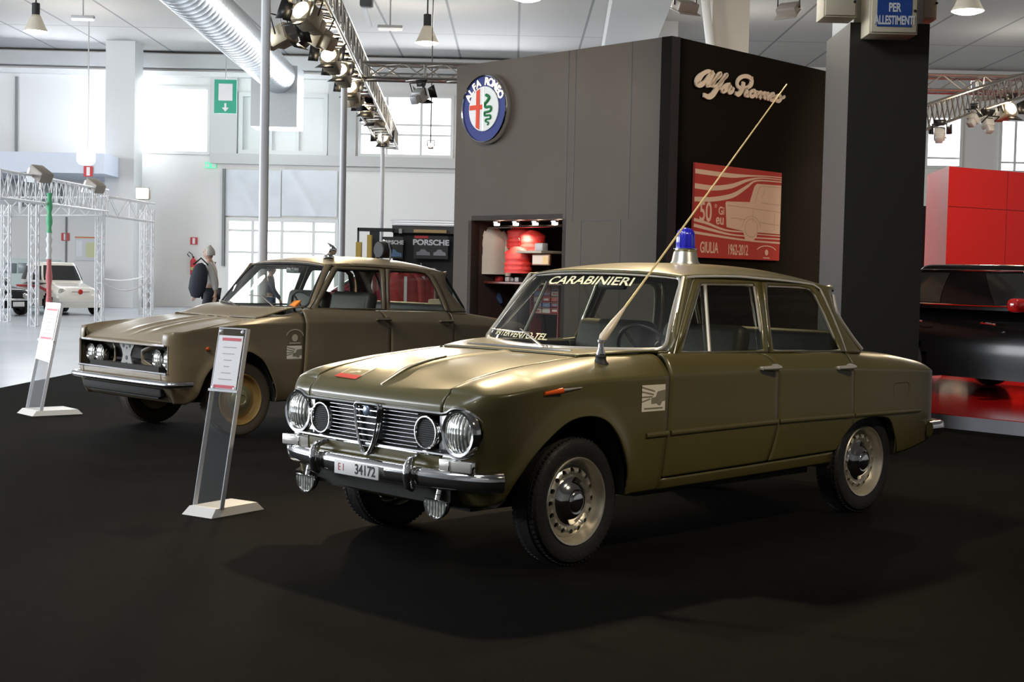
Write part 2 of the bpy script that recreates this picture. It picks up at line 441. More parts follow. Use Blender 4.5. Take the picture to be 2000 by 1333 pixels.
        for k, c in enumerate(rc):
            x = c[0]; zt = zc(x); zb = .335 + .06 * sstep(-2.85, -3.3, x)
            f = k / (len(rc) - 1); yI = min(c[1], .55 if c[1] > .5 else c[1])
            O = belt(c, zt, sy, False); I = (max(x + .03, -3.31 + .0 * f), sy * yI, zi(max(x + .03, -3.31)))
            P.append([belt(c, z, sy, False) for z in colz(zb, zt)] + shoulder(O, I))
        body.grid(P, flip=sy < 0)
    # ------------ centre nose panel, scuttle, boot deck
    cf = [c for c in NO if c[1] < yh + 1e-6]
    cf = [(c[0], -c[1], c[2], -c[3]) for c in cf[::-1]][:-1] + cf
    P = [[belt(c, z, 1) for z in lin(zbot_front(c[0], abs(c[1])), zlip, 40)] for c in cf]
    body.grid(P, keep=lambda p: not opening(p))
    Bw = lambda y: (-.52 - .18 * (y / .67) ** 2, Gz(.985 + .015 * (y / .67) ** 2))
    P = []
    for u in lin(-1, 1, 24):
        row = []
        for v in lin(0, 1, 10):
            y = u * (yh - G + (.672 - yh) * v); xb, zb_ = Bw(y); xf = -.225
            x = xb + .015 + (xf - xb - .015) * (1 - v)
            if abs(u) == 1: x = min(x, -.2)
            zz = Zc(x) + (zi(x) - Zc(x)) * u * u; zt2 = zb_ - .004
            t = sstep(0, 1, v); row.append((x, y, zz * (1 - t) + zt2 * t))
        P.append(row)
    body.grid(P, flip=True)
    # scuttle corners between wing shoulder and windscreen foot
    for sy in (1, -1):
        P = []
        for x in lin(-.2, -.72, 14):
            v = (x + .2) / -.52; yin = (yh - G + (.672 - yh) * max(0, min(1, v)))
            P.append([(x, sy * (yin + (yi(x) + .004 - yin) * k / 3), (zi(x)) ) for k in range(4)])
        body.grid(P, flip=sy < 0)
    P = []
    for x in lin(-3.315, -2.45, 22):
        y0 = yi(x) + .001
        P.append([(x, y0 * u, Zc(x) + (zi(x) - Zc(x)) * u ** 2 + (0 if x > -3.3 else -.004)) for u in lin(-1, 1, 16)])
    body.grid(P)
    bo = body.build('body_shell', PT, root, ang=42, solid=.010)
    # ------------------------------------------------------------ bonnet
    hb = MB(); P = []
    for u in lin(-1, 1, 60):
        y = u * (yh - G); c = min(NO, key=lambda q: abs(q[1] - abs(y))); ny = c[3] * (1 if y >= 0 else -1)
        xo = Xn - bow * (y / .6) ** 2; row = []
        for z in lin(zlip + .004, ztop - .010 if A else .752, 8): row.append((xo - of(z), y, z))
        zt = ztop if A else .756; x0 = xo - (of(ztop) if A else .010)
        n = 44
        for k in range(1, n + 1):
            t = (k / n) ** 1.25; x = x0 + (-.219 - x0) * t
            xq_ = x + (.625 - x0) * (1 - t); zcen = Zc(xq_); zed = zi(min(xq_, .66)) if A else zi(xq_)
            ridge = (.009 if A else .006) * math.exp(-(y / .022) ** 2) * sstep(.62, .45, x)
            if not A: ridge += .010 * math.exp(-((abs(y) - .17) / .05) ** 2) * sstep(.6, .3, x)
            row.append((x, y, zcen + (zed - zcen) * abs(u) ** 3 + ridge))
        P.append(row)
    hb.grid(P, flip=False)
    # orientation: u (+y) x v (rearwards -x) = +z
    hb.build('bonnet', PT, root, ang=60, solid=.010)
    # ------------------------------------------------------------ doors
    ys = lambda z: .690 - .336 * (z - .98)
    def p3(x, z, sy, out=0): return (x, sy * (ys(z) + out), Gz(z))
    def ring(mb, outer, inner, sy, out=.008):
        n = len(outer); P = []
        for k in range(n + 1):
            a = outer[k % n]; b = inner[k % n]
            P.append([p3(*a, sy, out), p3(*b, sy, out)])
        mb.grid(P, flip=sy < 0)
    fo = [(-.705, .975), (-.79, 1.09), (-.90, 1.23), (-1.005, 1.355), (-1.045, 1.372), (-1.55, 1.372), (-1.592, 1.372), (-1.57, 1.23), (-1.54, 1.10), (-1.508, .975)]
    fi = [(-.765, .992), (-.855, 1.10), (-.955, 1.215), (-1.045, 1.322), (-1.068, 1.340), (-1.515, 1.343), (-1.532, 1.330), (-1.517, 1.22), (-1.495, 1.10), (-1.470, .985)]
    ro = [(-1.516, .972), (-1.548, 1.10), (-1.578, 1.23), (-1.600, 1.372), (-1.66, 1.372), (-1.97, 1.362), (-2.085, 1.345), (-2.155, 1.295), (-2.205, 1.17), (-2.240, 1.05), (-2.256, .962)]
    ri = [(-1.556, .982), (-1.580, 1.10), (-1.605, 1.22), (-1.640, 1.325), (-1.662, 1.336), (-1.96, 1.332), (-2.05, 1.322), (-2.098, 1.285), (-2.147, 1.17), (-2.183, 1.05), (-2.208, .970)]
    for sy in (1, -1):
        for (xl, xr, outer, inner, fr) in ((DF, DM, fo, fi, True), (DM, DR, ro, ri, False)):
            d = MB(); P = []
            for u in lin(0, 1, 26):
                def X(z): return xl(z) - G + (xr(z) + G - xl(z) + G) * u
                col = []
                xm = X(.5)
                for k in range(NV + 1):
                    zb = zdoor(xm) if xm > -2.09 else max(zdoor(xm), float(np.interp(xm, RX, RZ)))
                    zt = zc(xm) - .006; z = zb + (zt - zb) * k / NV
                    col.append(side(X(z), z, sy))
                zt = zc(X(.88)); O = (X(zt), sy * W(X(zt)), zt); xI = X(.98)
                I = (xI, sy * yi(-1.0 if xI > -2.1 else xI), zi(max(min(xI, -.76), -2.25)))
                P.append(col + shoulder(O, I))
            d.grid(P, flip=sy < 0)
            ring(d, outer, inner, sy)
            # sill rail under the glass joining the frame to the door top
            o = d.build('door', PT, root, ang=42, solid=.012)
            # glass
            g = MB(); n = len(inner); cx = sum(p[0] for p in inner) / n; cz = sum(p[1] for p in inner) / n
            pts = [p3(p[0] + (p[0] - cx) * .02, p[1] + (p[1] - cz) * .02, sy, -.004) for p in inner]
            g.add(pts, [tuple(range(n)) if sy < 0 else tuple(reversed(range(n)))])
            g.build('window_pane', GL, o, smooth=False)
            if A:
                t = MB(); t.tube([p3(p[0], p[1], sy, .010) for p in spline(inner + [inner[0]], 4)][:-1], .0085, 6, closed=True)
                t.tube([p3(p[0], p[1], sy, .012) for p in outer[:5]] if fr else [p3(p[0], p[1], sy, .012) for p in outer[5:]], .005, 6)
                if fr: t.tube([p3(-1.008, .985, sy, .008), p3(-1.105, 1.342, sy, .008)], .010, 6)
                t.build('window_trim', TRIM, o)
            else:
                t = MB(); t.tube([p3(p[0], p[1], sy, .006) for p in inner], .007, 6, closed=True); t.build('window_seal', BLACK, o)
            # handle
            h = MB(); xh = -1.43 if fr else -2.17; zh = zc(xh) + .012 if A else zc(xh) + .02; yo = W(xh)
            h.tube([(xh + .085, sy * (yo + .012), zh), (xh - .02, sy * (yo + .034), zh + .003), (xh - .050, sy * (yo + .030), zh + .003)], [.011, .015, .012], 10)
            h.lathe([(.016, 0), (.022, .01), (.022, .034), (.015, .050), (0, .053)], 14, T=frame_mtx((xh - .035, sy * (yo - .012), zh), (1, 0, 0), (0, 0, 1)) if sy < 0 else frame_mtx((xh - .035, sy * (yo - .012), zh), (-1, 0, 0), (0, 0, 1)))
            h.bev((xh + .075, sy * (yo + .004), zh), (.03, .02, .02), .005)
            h.build('door_handle', TRIM if A else mat('dull_chrome', (.45, .4, .3), .35, 1.), o)
        # sill moulding
        if A:
            for (xa, xb) in ((-.42, -.585), (-.605, -1.505), (-1.522, -2.262), (-2.275, -3.06)):
                m = MB(); zf = fn([-3.06, -2.2, -1.5, -.42], [.586, .600, .606, .598])
                m.tube([(x, sy * (W(x) + .006), zf(x)) for x in lin(xa, xb, 12)], .013, 8, flat=.8)
                m.build('side_moulding', PT, root)
    # ------------------------------------------------------------ roof, pillars, screens
    zd = fn([-2.40, -2.30, -2.11, -1.83, -1.59, -1.33, -1.0, -.92], [1.325, 1.338, 1.352, 1.370, 1.380, 1.388, 1.382, 1.372])
    zr = fn([-2.40, -2.37, -2.28, -2.15, -1.9, -1.6, -1.3, -1.1, -.95, -.92], [1.345, 1.366, 1.396, 1.422, 1.446, 1.455, 1.452, 1.437, 1.412, 1.404])
    yd = fn([-2.42, -2.2, -1.6, -1.1, -.9], [.535, .570, .585, .578, .560])
    rb = MB(); P = []
    for u in lin(-1, 1, 30):
        row = []
        for v in lin(0, 1, 40):
            xf = -.915 - .03 * u * u; xe = -2.395 + .02 * u * u; x = xf + (xe - xf) * v; y = u * yd(x)
            row.append((x, y, Gz(zd(x) + (zr(x) - zd(x)) * (1 - abs(u) ** 2.6))))
        P.append(row)
    rb.grid(P)
    for sy in (1, -1):     # roof rim turning down, pillars
        P = [[(x, sy * (yd(x) + o_), Gz(zd(x) + dz)) for o_, dz in ((0, 0), (.004, -.012), (-.004, -.022))] for x in lin(-.945, -2.375, 30)]
        rb.grid(P, flip=sy > 0)
        # front pillar
        P = []
        for t in lin(0, 1, 12):
            z = .985 + (1.378 - .985) * t
            xa = -.70 - .24 * t ** 1.05; xb = -.712 - (1.02 - .712) * t
            P.append([(xa, sy * (.668 - (.668 - .556) * t), Gz(z)), (xa * .5 + xb * .5 - .0, sy * (ys(z) + .006), Gz(z)), (xb + .01, sy * (ys(z) + .006), Gz(z))])
        rb.grid(P, flip=sy < 0)
        # rear pillar
        lf = fn([.96, 1.09, 1.30, 1.34], [-2.262, -2.244, -2.16, -2.12]); rf = fn([.96, 1.07, 1.198, 1.285, 1.345], [-2.50, -2.40, -2.325, -2.332, -2.375])
        P = [[p3(lf(z) + (rf(z) - lf(z)) * u, z, sy, .006 - .035 * u ** 3) for u in lin(0, 1, 8)] for z in lin(.955, 1.34, 20)]
        rb.grid(P, flip=sy > 0)
        P = [[p3(rf(z), z, sy, -.029), (rf(z) - .035 * (1.345 - z) / .38, sy * (ys(z) - .075), Gz(z) - .004)] for z in lin(.955, 1.34, 20)]
        rb.grid(P, flip=sy > 0)
    rb.build('roof', PT, root, ang=50, solid=.014)
    if A:
        t = MB()
        for sy in (1, -1):
            t.tube([(x, sy * (yd(x) + .010), zd(x) - .004) for x in lin(-.95, -2.10, 24)] + [p3(*q, sy, .016) for q in [(-2.16, 1.322), (-2.185, 1.27), (-2.225, 1.15), (-2.252, 1.05), (-2.264, .966)]], .007, 6)
            t.tube([p3(rf(z) - .004, z, sy, -.02) for z in lin(1.29, .97, 10)], .011, 6)
            t.tube([(-.70 - .24 * q ** 1.05, sy * (.676 - .112 * q), .985 + .39 * q) for q in lin(0, 1, 8)], .010, 6)
        t.build('roof_trim', TRIM, root)
    # windscreen
    def ws(u, v):
        yb = .660 * u; xb, zb_ = Bw(yb); yt = .545 * u; xt = -.935 - .02 * u * u; zt = Gz(1.388 - .018 * u * u)
        return Vector((xb + (xt - xb) * v + .012 * math.sin(math.pi * v), yb + (yt - yb) * v, zb_ + .006 + (zt - zb_ - .006) * v))
    def rounded(f, r=.06, n=6):
        out = []
        for (cu, cv, a0) in ((1 - r, r * 2, -90), (1 - r, 1 - r * 2, 0), (-1 + r, 1 - r * 2, 90), (-1 + r, r * 2, 180)):
            for k in range(n + 1):
                a = math.radians(a0 + 90 * k / n); out.append((cu + r * math.cos(a), cv + 2 * r * math.sin(a)))
        o2 = []
        for i in range(len(out)):
            a, b = out[i], out[(i + 1) % len(out)]; st = 1 + int(max(abs(a[0] - b[0]), abs(a[1] - b[1])) / .12)
            for k in range(st): o2.append((a[0] + (b[0] - a[0]) * k / st, a[1] + (b[1] - a[1]) * k / st))
        return [f(u, v) for u, v in o2]
    g = MB(); g.grid([[ws(u, v) for v in lin(.01, .99, 10)] for u in lin(-.985, .985, 24)])
    gw = g.build('windscreen', GL, root, ang=80)
    t = MB(); t.tube(rounded(ws), .011 if A else .009, 8, closed=True)
    t.build('windscreen_trim', TRIM if A else BLACK, gw)
    def rs(u, v):
        yb = .575 * u; yt = .50 * u; xb = -2.60 + .03 * u * u; xt = -2.372 + .03 * u * u
        return Vector((xb + (xt - xb) * v, yb + (yt - yb) * v, Gz(.965) + (Gz(1.338) - Gz(.965)) * v))
    g = MB(); g.grid([[rs(u, v) for v in lin(.0, 1, 6)] for u in lin(-1, 1, 16)], flip=True)
    gr = g.build('rear_window', GL, root, ang=80)
    t = MB(); t.tube(rounded(rs), .012, 8, closed=True); t.build('rear_window_trim', TRIM if A else BLACK, gr)
    # ------------------------------------------------------------ hidden dark structure, wheel housings, floor
    u_ = MB()
    u_.box((-1.35, 0, .34), (3.7, 1.04, .12)); u_.box((-1.25, 0, .30), (1.5, 1.3, .05))
    for sy in (1, -1):
        u_.box((-1.2, sy * .735, .62), (1.62, .01, .50))
        for Sp, dd in ((AS, .40), (RS, .44)):
            u_.grid([[(x, sy * .752, z), (x, sy * dd, z + .0)] for x, z in Sp])
            u_.add([(x, sy * dd, z) for x, z in Sp], [tuple(range(len(Sp)))])
    u_.box((.30, 0, .60), (.5, 1.0, .02)); u_.box((-.36, 0, .70), (.02, 1.34, .5)); u_.box((-2.42, 0, .66), (.02, 1.3, .55))
    u_.box((-2.40, 0, .93), (.42, 1.22, .02)); u_.box((.50, 0, .45), (.30, 1.1, .25))
    u_.build('underbody', UNDER, root, smooth=False)
    # ------------------------------------------------------------ cabin
    def seat(x, w, yc, hb_, nm):
        s = MB(); s.bev((x, yc, .60), (.50, w, .18), .05, seg=3)
        s.bev((x - .30, yc, .60 + hb_ / 2 + .02), (.13, w, hb_), .05, seg=3, rot=Matrix.Rotation(math.radians(-12), 3, 'Y')); s.build(nm, SEAT, root)
    hs = .50 if A else .56
    seat(-1.10, .56, .33, hs, 'front_seat'); seat(-1.10, .56, -.33, hs, 'front_seat'); seat(-2.02, 1.24, 0, .46, 'rear_seat')
    s = MB(); s.bev((-.70, 0, .90), (.22, 1.26, .13), .03); s.build('dashboard', DARK if A else SEAT, root)
    s = MB(); c = Vector((-.93, .35, .94 if A else 1.0)); ax = Matrix.Rotation(math.radians(-62), 4, 'Y'); T = Matrix.Translation(c) @ ax
    s.tube([T @ Vector((.20 * math.cos(a), .20 * math.sin(a), 0)) for a in lin(0, 2 * math.pi, 32)[:-1]], .011, 8, closed=True)
    for a in (.6, math.pi - .6): s.tube([T @ Vector((.19 * math.cos(a + math.pi), .19 * math.sin(a + math.pi), 0)), T @ Vector((0, 0, -.03))], .008, 6)
    s.tube([T @ Vector((0, 0, -.03)), T @ Vector((0, 0, -.28))], .022, 8); s.lathe([(.0, .0), (.035, -.005), (.04, -.03)], 16, T=T)
    s.build('steering_wheel', BLK2, root)
    s = MB(); s.bev((-1.02, 0, 1.325 if A else 1.36), (.03, .20, .055), .012); s.tube([(-1.0, 0, 1.33 if A else 1.36), (-.96, 0, 1.385 if A else 1.41)], .006, 6); s.build('rear_view_mirror', BLK2, root)
    # ------------------------------------------------------------ wheels
    def wheel(x, y, sy, steer=0):
        T = Matrix.Translation((x, y, .305)) @ Matrix.Rotation(steer, 4, 'Z') @ Matrix.Rotation(math.radians(-90 * sy), 4, 'X')
        t = MB(); R = .305; w = .078
        prof = [(.195, -w * .8), (.235, -w * 1.02), (.275, -w), (.297, -w * .78), (R, -w * .5)]
        for k in range(-3, 4):
            h = k * w / 8.5; prof += [(R + .001, h - .0055), (R + .001, h + .0035), (R - .007, h + .0045), (R - .007, h + .0065)]
        prof += [(R, w * .5), (.297, w * .78), (.285, w * .95), (.270, w * 1.0), (.262, w * .985), (.235, w * 1.02), (.205, w * .85), (.198, w * .6)]
        t.lathe(prof, 72, T=T, caps=False)
        for k in range(72):      # shoulder tread blocks
            a = 2 * math.pi * (k + .5) / 72
            for h in (-w * .66, w * .66):
                t.box(T @ Vector((.2985 * math.cos(a), .2985 * math.sin(a), h)), (.008, .015, .022), rot=(T.to_3x3() @ Matrix.Rotation(a, 3, 'Z')))
        wo = t.build('wheel', TYRE if A else mat('dusty_tyre', (.060, .046, .030), .75), root, ang=30)
        rim = MB()
        if A:
            RMm = SILVER
            rim.lathe([(.188, -.05), (.196, .05), (.206, .062), (.211, .070), (.207, .076), (.200, .074), (.192, .058), (.187, .040), (.182, .030), (.176, .020), (.172, .020)], 64, T=T, caps=False)
            # disc with 16 round holes
            N = 16; r0, r1, rc_, rh = .108, .172, .147, .0130
            hz = lambda r: .020 + .022 * math.sin(math.pi * (r - r0) / (r1 - r0)) ** .8 if r0 < r < r1 else .020
            for k in range(N):
                a0 = 2 * math.pi * k / N; hw = math.pi / N; m = 16; inn = []; out = []
                for j in range(m):
                    q = 2 * math.pi * j / m; px = rc_ + rh * math.cos(q); py = rh * math.sin(q)
                    inn.append((math.hypot(px, py), math.atan2(py, px)))
                    cx_, cy_ = math.cos(q), math.sin(q); s_ = 1 / max(abs(cx_), abs(cy_)); 
                    rr = rc_ + (cx_ * s_) * ((r1 - rc_) if cx_ > 0 else (rc_ - r0)); out.append((rr, cy_ * s_ * hw))
                vs = []
                for (r, a) in out: vs.append(T @ Vector((r * math.cos(a0 + a), r * math.sin(a0 + a), hz(r))))
                mid = [((i_[0] * .35 + o_[0] * .65), (i_[1] * .35 + o_[1] * .65)) for i_, o_ in zip(inn, out)]
                for (r, a) in mid: vs.append(T @ Vector((r * math.cos(a0 + a), r * math.sin(a0 + a), hz(r))))
                for (r, a) in inn: vs.append(T @ Vector((r * math.cos(a0 + a), r * math.sin(a0 + a), hz(r) + .001)))
                for (r, a) in inn: vs.append(T @ Vector((r * math.cos(a0 + a), r * math.sin(a0 + a), hz(r) - .012)))
                fs = []
                for L_ in range(3):
                    for j in range(m): fs.append((L_ * m + j, L_ * m + (j + 1) % m, (L_ + 1) * m + (j + 1) % m, (L_ + 1) * m + j))
                rim.add(vs, fs)
            rim.lathe([(.16, -.0), (.05, 0)], 40, 1, T=T)
            rim.build('rim', [RMm, UNDER], wo, ang=35)
            cap = MB(); cap.lathe([(.117, .018), (.121, .028), (.115, .038), (.101, .044), (.092, .053), (.078, .066), (.060, .074), (.052, .073), (.048, .078), (.034, .084), (0, .086)], 40, T=T)
            cap.build('hub_cap', CHROME, wo, ang=30)
        else:
            YR = mat('rusty_yellow_rim', (.34, .22, .07), .4, noise=(9, (.22, .11, .03), .45, .75))
            rim.lathe([(.185, -.05), (.196, .05), (.206, .062), (.211, .070), (.205, .076), (.196, .070), (.190, .050), (.180, .030), (.165, .022), (.150, .030), (.125, .050), (.10, .05), (0, .05)], 48, T=T)
            rim.build('rim', YR, wo, ang=35)
            cap = MB(); cap.lathe([(.118, .045), (.120, .056), (.108, .064), (.092, .066), (.082, .078), (.062, .090), (.040, .092), (.034, .086), (0, .086)], 36, T=T)
            cap.build('hub_cap', mat('dull_olive_cap', (.26, .24, .13), .35, .3), wo, ang=30)
    wheel(0, .643, 1, .04); wheel(0, -.643, -1, .04); wheel(-2.51, .632, 1); wheel(-2.51, -.632, -1)
    return root, dict(W=W, zc=zc, zi=zi, Zc=Zc, ws=ws, NO=NO, ys=ys, Gz=Gz, PT=PT)
# ================================================================== dressing of the two saloons
XF = Matrix(((0, 0, 1, 0), (1, 0, 0, 0), (0, 1, 0, 0), (0, 0, 0, 1)))     # lathe z -> car +x, lathe x -> +y, lathe y -> +z
def LENS():
    if 'ribbed_lens' in MATS: return MATS['ribbed_lens']
    m = mat('ribbed_lens', (.86, .88, .86), .10, .0, trans=.0); nt = m.node_tree; b = nt.nodes['Principled BSDF']
    tc = nt.nodes.new('ShaderNodeTexCoord'); w = nt.nodes.new('ShaderNodeTexWave'); w.inputs['Scale'].default_value = 16; w.inputs['Distortion'].default_value = 1.2
    w.bands_direction = 'Y'
    v = nt.nodes.new('ShaderNodeTexVoronoi'); v.inputs['Scale'].default_value = 34
    nt.links.new(tc.outputs['Object'], v.inputs['Vector'])
    nt.links.new(tc.outputs['Object'], w.inputs['Vector'])
    r = nt.nodes.new('ShaderNodeValToRGB'); r.color_ramp.elements[0].color = (.16, .19, .20, 1); r.color_ramp.elements[1].color = (.85, .84, .74, 1)
    a = nt.nodes.new('ShaderNodeMath'); a.operation = 'MULTIPLY'
    nt.links.new(w.outputs['Fac'], a.inputs[0]); nt.links.new(v.outputs['Distance'], a.inputs[1])
    a2 = nt.nodes.new('ShaderNodeMath'); a2.operation = 'MULTIPLY'; a2.inputs[1].default_value = 2.2
    nt.links.new(a.outputs[0], a2.inputs[0]); nt.links.new(a2.outputs[0], r.inputs['Fac']); nt.links.new(r.outputs['Color'], b.inputs['Base Color'])
    b.inputs['Metallic'].default_value = .55
    bp = nt.nodes.new('ShaderNodeBump'); bp.inputs['Strength'].default_value = .5; bp.inputs['Distance'].default_value = .004
    nt.links.new(w.outputs['Fac'], bp.inputs['Height']); nt.links.new(bp.outputs['Normal'], b.inputs['Normal'])
    b.inputs['Coat Weight'].default_value = 1.0; b.inputs['Coat Roughness'].default_value = .03
    return m
def headlamp(root, x, y, z, rg, rr, name='headlamp'):
    T = Matrix.Translation((x, y, z)) @ XF
    m = MB(); m.lathe([(0, .026), (rg * .35, .024), (rg * .7, .016), (rg * .95, .004), (rg, -.006), (rg * .98, -.02)], 40, T=T)
    o = m.build(name, LENS(), root, ang=30)
    m = MB(); m.lathe([(rg * .98, -.03), (rg * .99, .004), (rg * 1.04, .010), (rr * .95, .012), (rr, .002), (rr, -.03)], 40, T=T)
    m.build('lamp_bezel', CHROME, o)
    return o
def bumper_path(A):
    if A: return spline([(.54, .778), (.60, .748), (.650, .66), (.685, .52), (.705, .36), (.718, .18), (.722, 0)], 6)
    return spline([(.50, .80), (.60, .80), (.66, .785), (.70, .72), (.72, .4), (.725, 0)], 6)
def sweep_bumper(mb, path, prof):
    """prof: (outward, z)"""
    pts = path + [(x, -y) for x, y in path[::-1][1:]]; P = []
    for i, (x, y) in enumerate(pts):
        a = pts[max(i - 1, 0)]; b = pts[min(i + 1, len(pts) - 1)]; t = Vector((b[0] - a[0], b[1] - a[1])).normalized(); n = Vector((-t.y, t.x))
        if n.x < 0 and abs(y) < .7: n = -n
        if abs(y) >= .7 and n.y * y < 0: n = -n
        P.append([(x + n.x * o, y + n.y * o, z) for o, z in prof])
    mb.grid(P); mb.add(P[0], [tuple(range(len(prof)))]); mb.add(P[-1], [tuple(reversed(range(len(prof))))])
def wipers(root, F, a_pts, col):
    ws = F['ws']
    for (pu, eu, ev, bu0, bu1, bv0, bv1) in a_pts:
        m = MB(); p = ws(pu, 0.0) + Vector((.03, 0, -.012)); e = ws(eu, ev) + Vector((.014, 0, .012)); mid = p.lerp(e, .5) + Vector((.02, 0, .012))
        m.tube([p, mid, e], [.007, .006, .004], 6); m.lathe([(.014, -.01), (.014, .012), (.008, .02), (0, .021)], 12, T=Matrix.Translation(p))
        m.tube([ws(bu0 + (bu1 - bu0) * t, bv0 + (bv1 - bv0) * t) + Vector((.010, 0, .008)) for t in lin(0, 1, 8)], .0045, 6)
        m.build('wiper', col, root)
# ---- the olive saloon in front
carA, FA = saloon('A', 'saloon_car', 'glossy olive saloon in the foreground with chrome grille, blue beacon and tall aerial')
NOA = FA['NO']
def xn(y):
    c = min(NOA, key=lambda q: abs(q[1] - abs(y))); return c[0]
bk = MB(); bk.grid([[(xn(y) - .040, y, z) for z in lin(.53, .76, 3)] for y in lin(-.70, .70, 40)]); bk.build('grille_backing', BLACK, carA)
for k in range(9):
    z = .572 + .0188 * k
    for s in (1, -1):
        gr = MB(); gr.tube([(xn(y) - .012, s * y, z) for y in lin(.085, .33 + .0 * k, 8)], .0027, 6, flat=2.2)
        gr.build('grille_bar', mat('grille_steel', (.60, .61, .63), .3, 1.), carA)
fr = MB()
topp = [(y, .737) for y in lin(0, .50, 12)] + [(.6 + .110 * math.cos(math.radians(a)), .657 + .110 * math.sin(math.radians(a))) for a in lin(128, -100, 24)] + [(y, .553) for y in lin(.56, 0, 12)]
loop = topp + [(-y, z) for y, z in topp[::-1]][1:-1]
fr.tube([(xn(y) + .002 - (.02 * max(0, abs(y) - .62) / .09), y, z) for y, z in loop], .0095, 8, closed=True)
for s in (1, -1):       # inner surround plates around the small lamps and headlamps
    P = []
    for y in lin(.47, .535, 6): P.append([(xn(y) - .012, s * y, z) for z in lin(.556, .734, 6)])
    fr.grid(P)
fr.build('grille_frame', CHROME, carA)
sh = MB()
half = [(0, .744), (.045, .744), (.078, .742), (.088, .733), (.086, .700), (.078, .650), (.062, .595), (.040, .545), (.018, .515), (0, .507)]
hs_ = spline(half, 4); lp = hs_ + [(-y, z) for y, z in hs_[::-1]][1:-1]
sh.tube([(xn(y) + .020, y, z) for y, z in lp], .0095, 8, closed=True, up=(1, 0, 0))
sh.tube([(xn(y) + .010, y * 1.06, z) for y, z in lp], .008, 8, closed=True, up=(1, 0, 0))
for z, w_ in ((.715, .080), (.685, .078), (.655, .074), (.625, .066), (.598, .055), (.570, .043), (.545, .030)):
    sh.tube([(xn(0) + .016, y, z) for y in lin(-w_, w_, 4)], .005, 6, flat=1.8)
so = sh.build('grille_shield', CHROME, carA)
b_ = MB(); b_.lathe([(0, .012), (.020, .011), (.026, .006), (.028, -.004)], 28, T=Matrix.Translation((.694, 0, .712)) @ XF); b_.build('nose_badge', mat('badge_blue_grey', (.30, .36, .48), .3, .6), so)
sb = MB(); sb.add([(xn(0) - .004, y, z) for y, z in lp], [tuple(range(len(lp)))]); sb.build('shield_backing', BLACK, so, smooth=False)
for s in (1, -1):
    headlamp(carA, .650, s * .600, .657, .088, .110)
    T = Matrix.Translation((xn(.395) - .004, s * .395, .645)) @ XF
    m = MB(); m.lathe([(0, .002), (.066, .0), (.067, -.02)], 32, T=T)
    o = m.build('grille_lamp', BLACK, carA, ang=30)
    m = MB()
    for k in range(-6, 7):
        h = k * .0098; w_ = math.sqrt(max(.064 ** 2 - h * h, 0)); m.tube([T @ Vector((-w_, h, .004)), T @ Vector((w_, h, .004))], .0016, 4)
    m.lathe([(.064, -.02), (.066, .006), (.070, .012), (.075, .012), (.080, .004), (.082, -.02)], 32, T=T, mi=1)
    m.build('lamp_ring', [mat('dark_mesh', (.05, .05, .05), .4, .8), CHROME], o)
    # side lights
    m = MB(); c = min(NOA, key=lambda q: abs(q[1] - .60))
    T2 = frame_mtx((c[0] + .004, s * .600, .510), (-s * math.sin(.16), s * 1 * math.cos(.16), 0) if False else (-.16 * s, s * 1., 0), (0, 0, 1))
    m.bev((0, 0, 0), (.185, .048, .035), .008); m.v = [tuple(T2 @ Vector(p)) for p in m.v]
    o = m.build('side_light', mat('clear_ribbed_plastic', (.72, .70, .66), .2, .3, coat=.6), carA)
    m = MB(); m.bev((0, 0, -.003 * s), (.197, .058, .024), .006); m.bev((-.03, 0, .019 * (1 if s > 0 else -1)), (.006, .044, .008), .002); m.v = [tuple(T2 @ Vector(p)) for p in m.v]; m.build('light_rim', CHROME, o)
bm_ = MB(); prof = [(-.030, .402), (-.006, .400), (.010, .412), (.014, .430), (.016, .446), (.016, .462), (.010, .480), (-.006, .490), (-.030, .488)]
sweep_bumper(bm_, bumper_path(True), prof)
bo_ = bm_.build('front_bumper', CHROME, carA, ang=50)
for s in (1, -1):
    m = MB(); m.tube([(.706, s * .355, .385), (.728, s * .355, .400), (.737, s * .355, .440), (.735, s * .355, .490), (.718, s * .355, .520), (.700, s * .355, .528)], [.016, .024, .026, .025, .020, .010], 10, up=(0, 1, 0))
    m.tube([(.715, s * .355, .515), (.64, s * .33, .545)], .012, 8)
    m.build('overrider', CHROME, bo_)
    # fog lamp hanging under the bumper: round housing cut flat on top
    m = MB(); T = Matrix.Translation((.672, s * .49, .342)) @ XF; N = 18
    d = [(.076 * math.cos(a), .082 * math.sin(a) + .004) for a in lin(math.pi, 2 * math.pi, N)]
    m.prism(d, .0, .012, T=T); o = m.build('fog_lamp', LENS(), carA, ang=30)
    m = MB(); m.tube([T @ Vector((a, b, .013)) for a, b in d], .0052, 6, closed=True); m.tube([T @ Vector((0, -.0, .0)), T @ Vector((0, .05, -.012))], .016, 10); m.tube([T @ Vector((0, .03, -.010)), T @ Vector((0, .034, -.010))], .022, 10)
    m.build('lamp_bracket', CHROME, o)
    m = MB(); P = []
    for q in lin(0, 1, 6): P.append([T @ Vector((a * (1 - q * q * .7), b * (1 - q * q * .7), -.05 * q)) for a, b in d + [d[0]]])
    m.grid(P); m.build('lamp_housing', BLK2, o)
# number plate
pl = MB(); TP = frame_mtx((.752, .0, .4365), (-.02, 1, 0), (-.0, 0, 1))
pl.bev((0, 0, 0), (.325, .066, .006), .002); pl.v = [tuple(TP @ Vector(p)) for p in pl.v]
po = pl.build('number_plate', WHITE, carA)
text('34172', .066, BLACK, po, 'plate_digits', TP @ Matrix.Translation((.066, .0, .0035)), .0008, sx=.92, bold=.0012)
text('EI', .050, mat('plate_red', (.55, .03, .03), .5), po, 'plate_letters', TP @ Matrix.Translation((-.112, .0, .0035)), .0008, sx=.8, spacing=1.8)
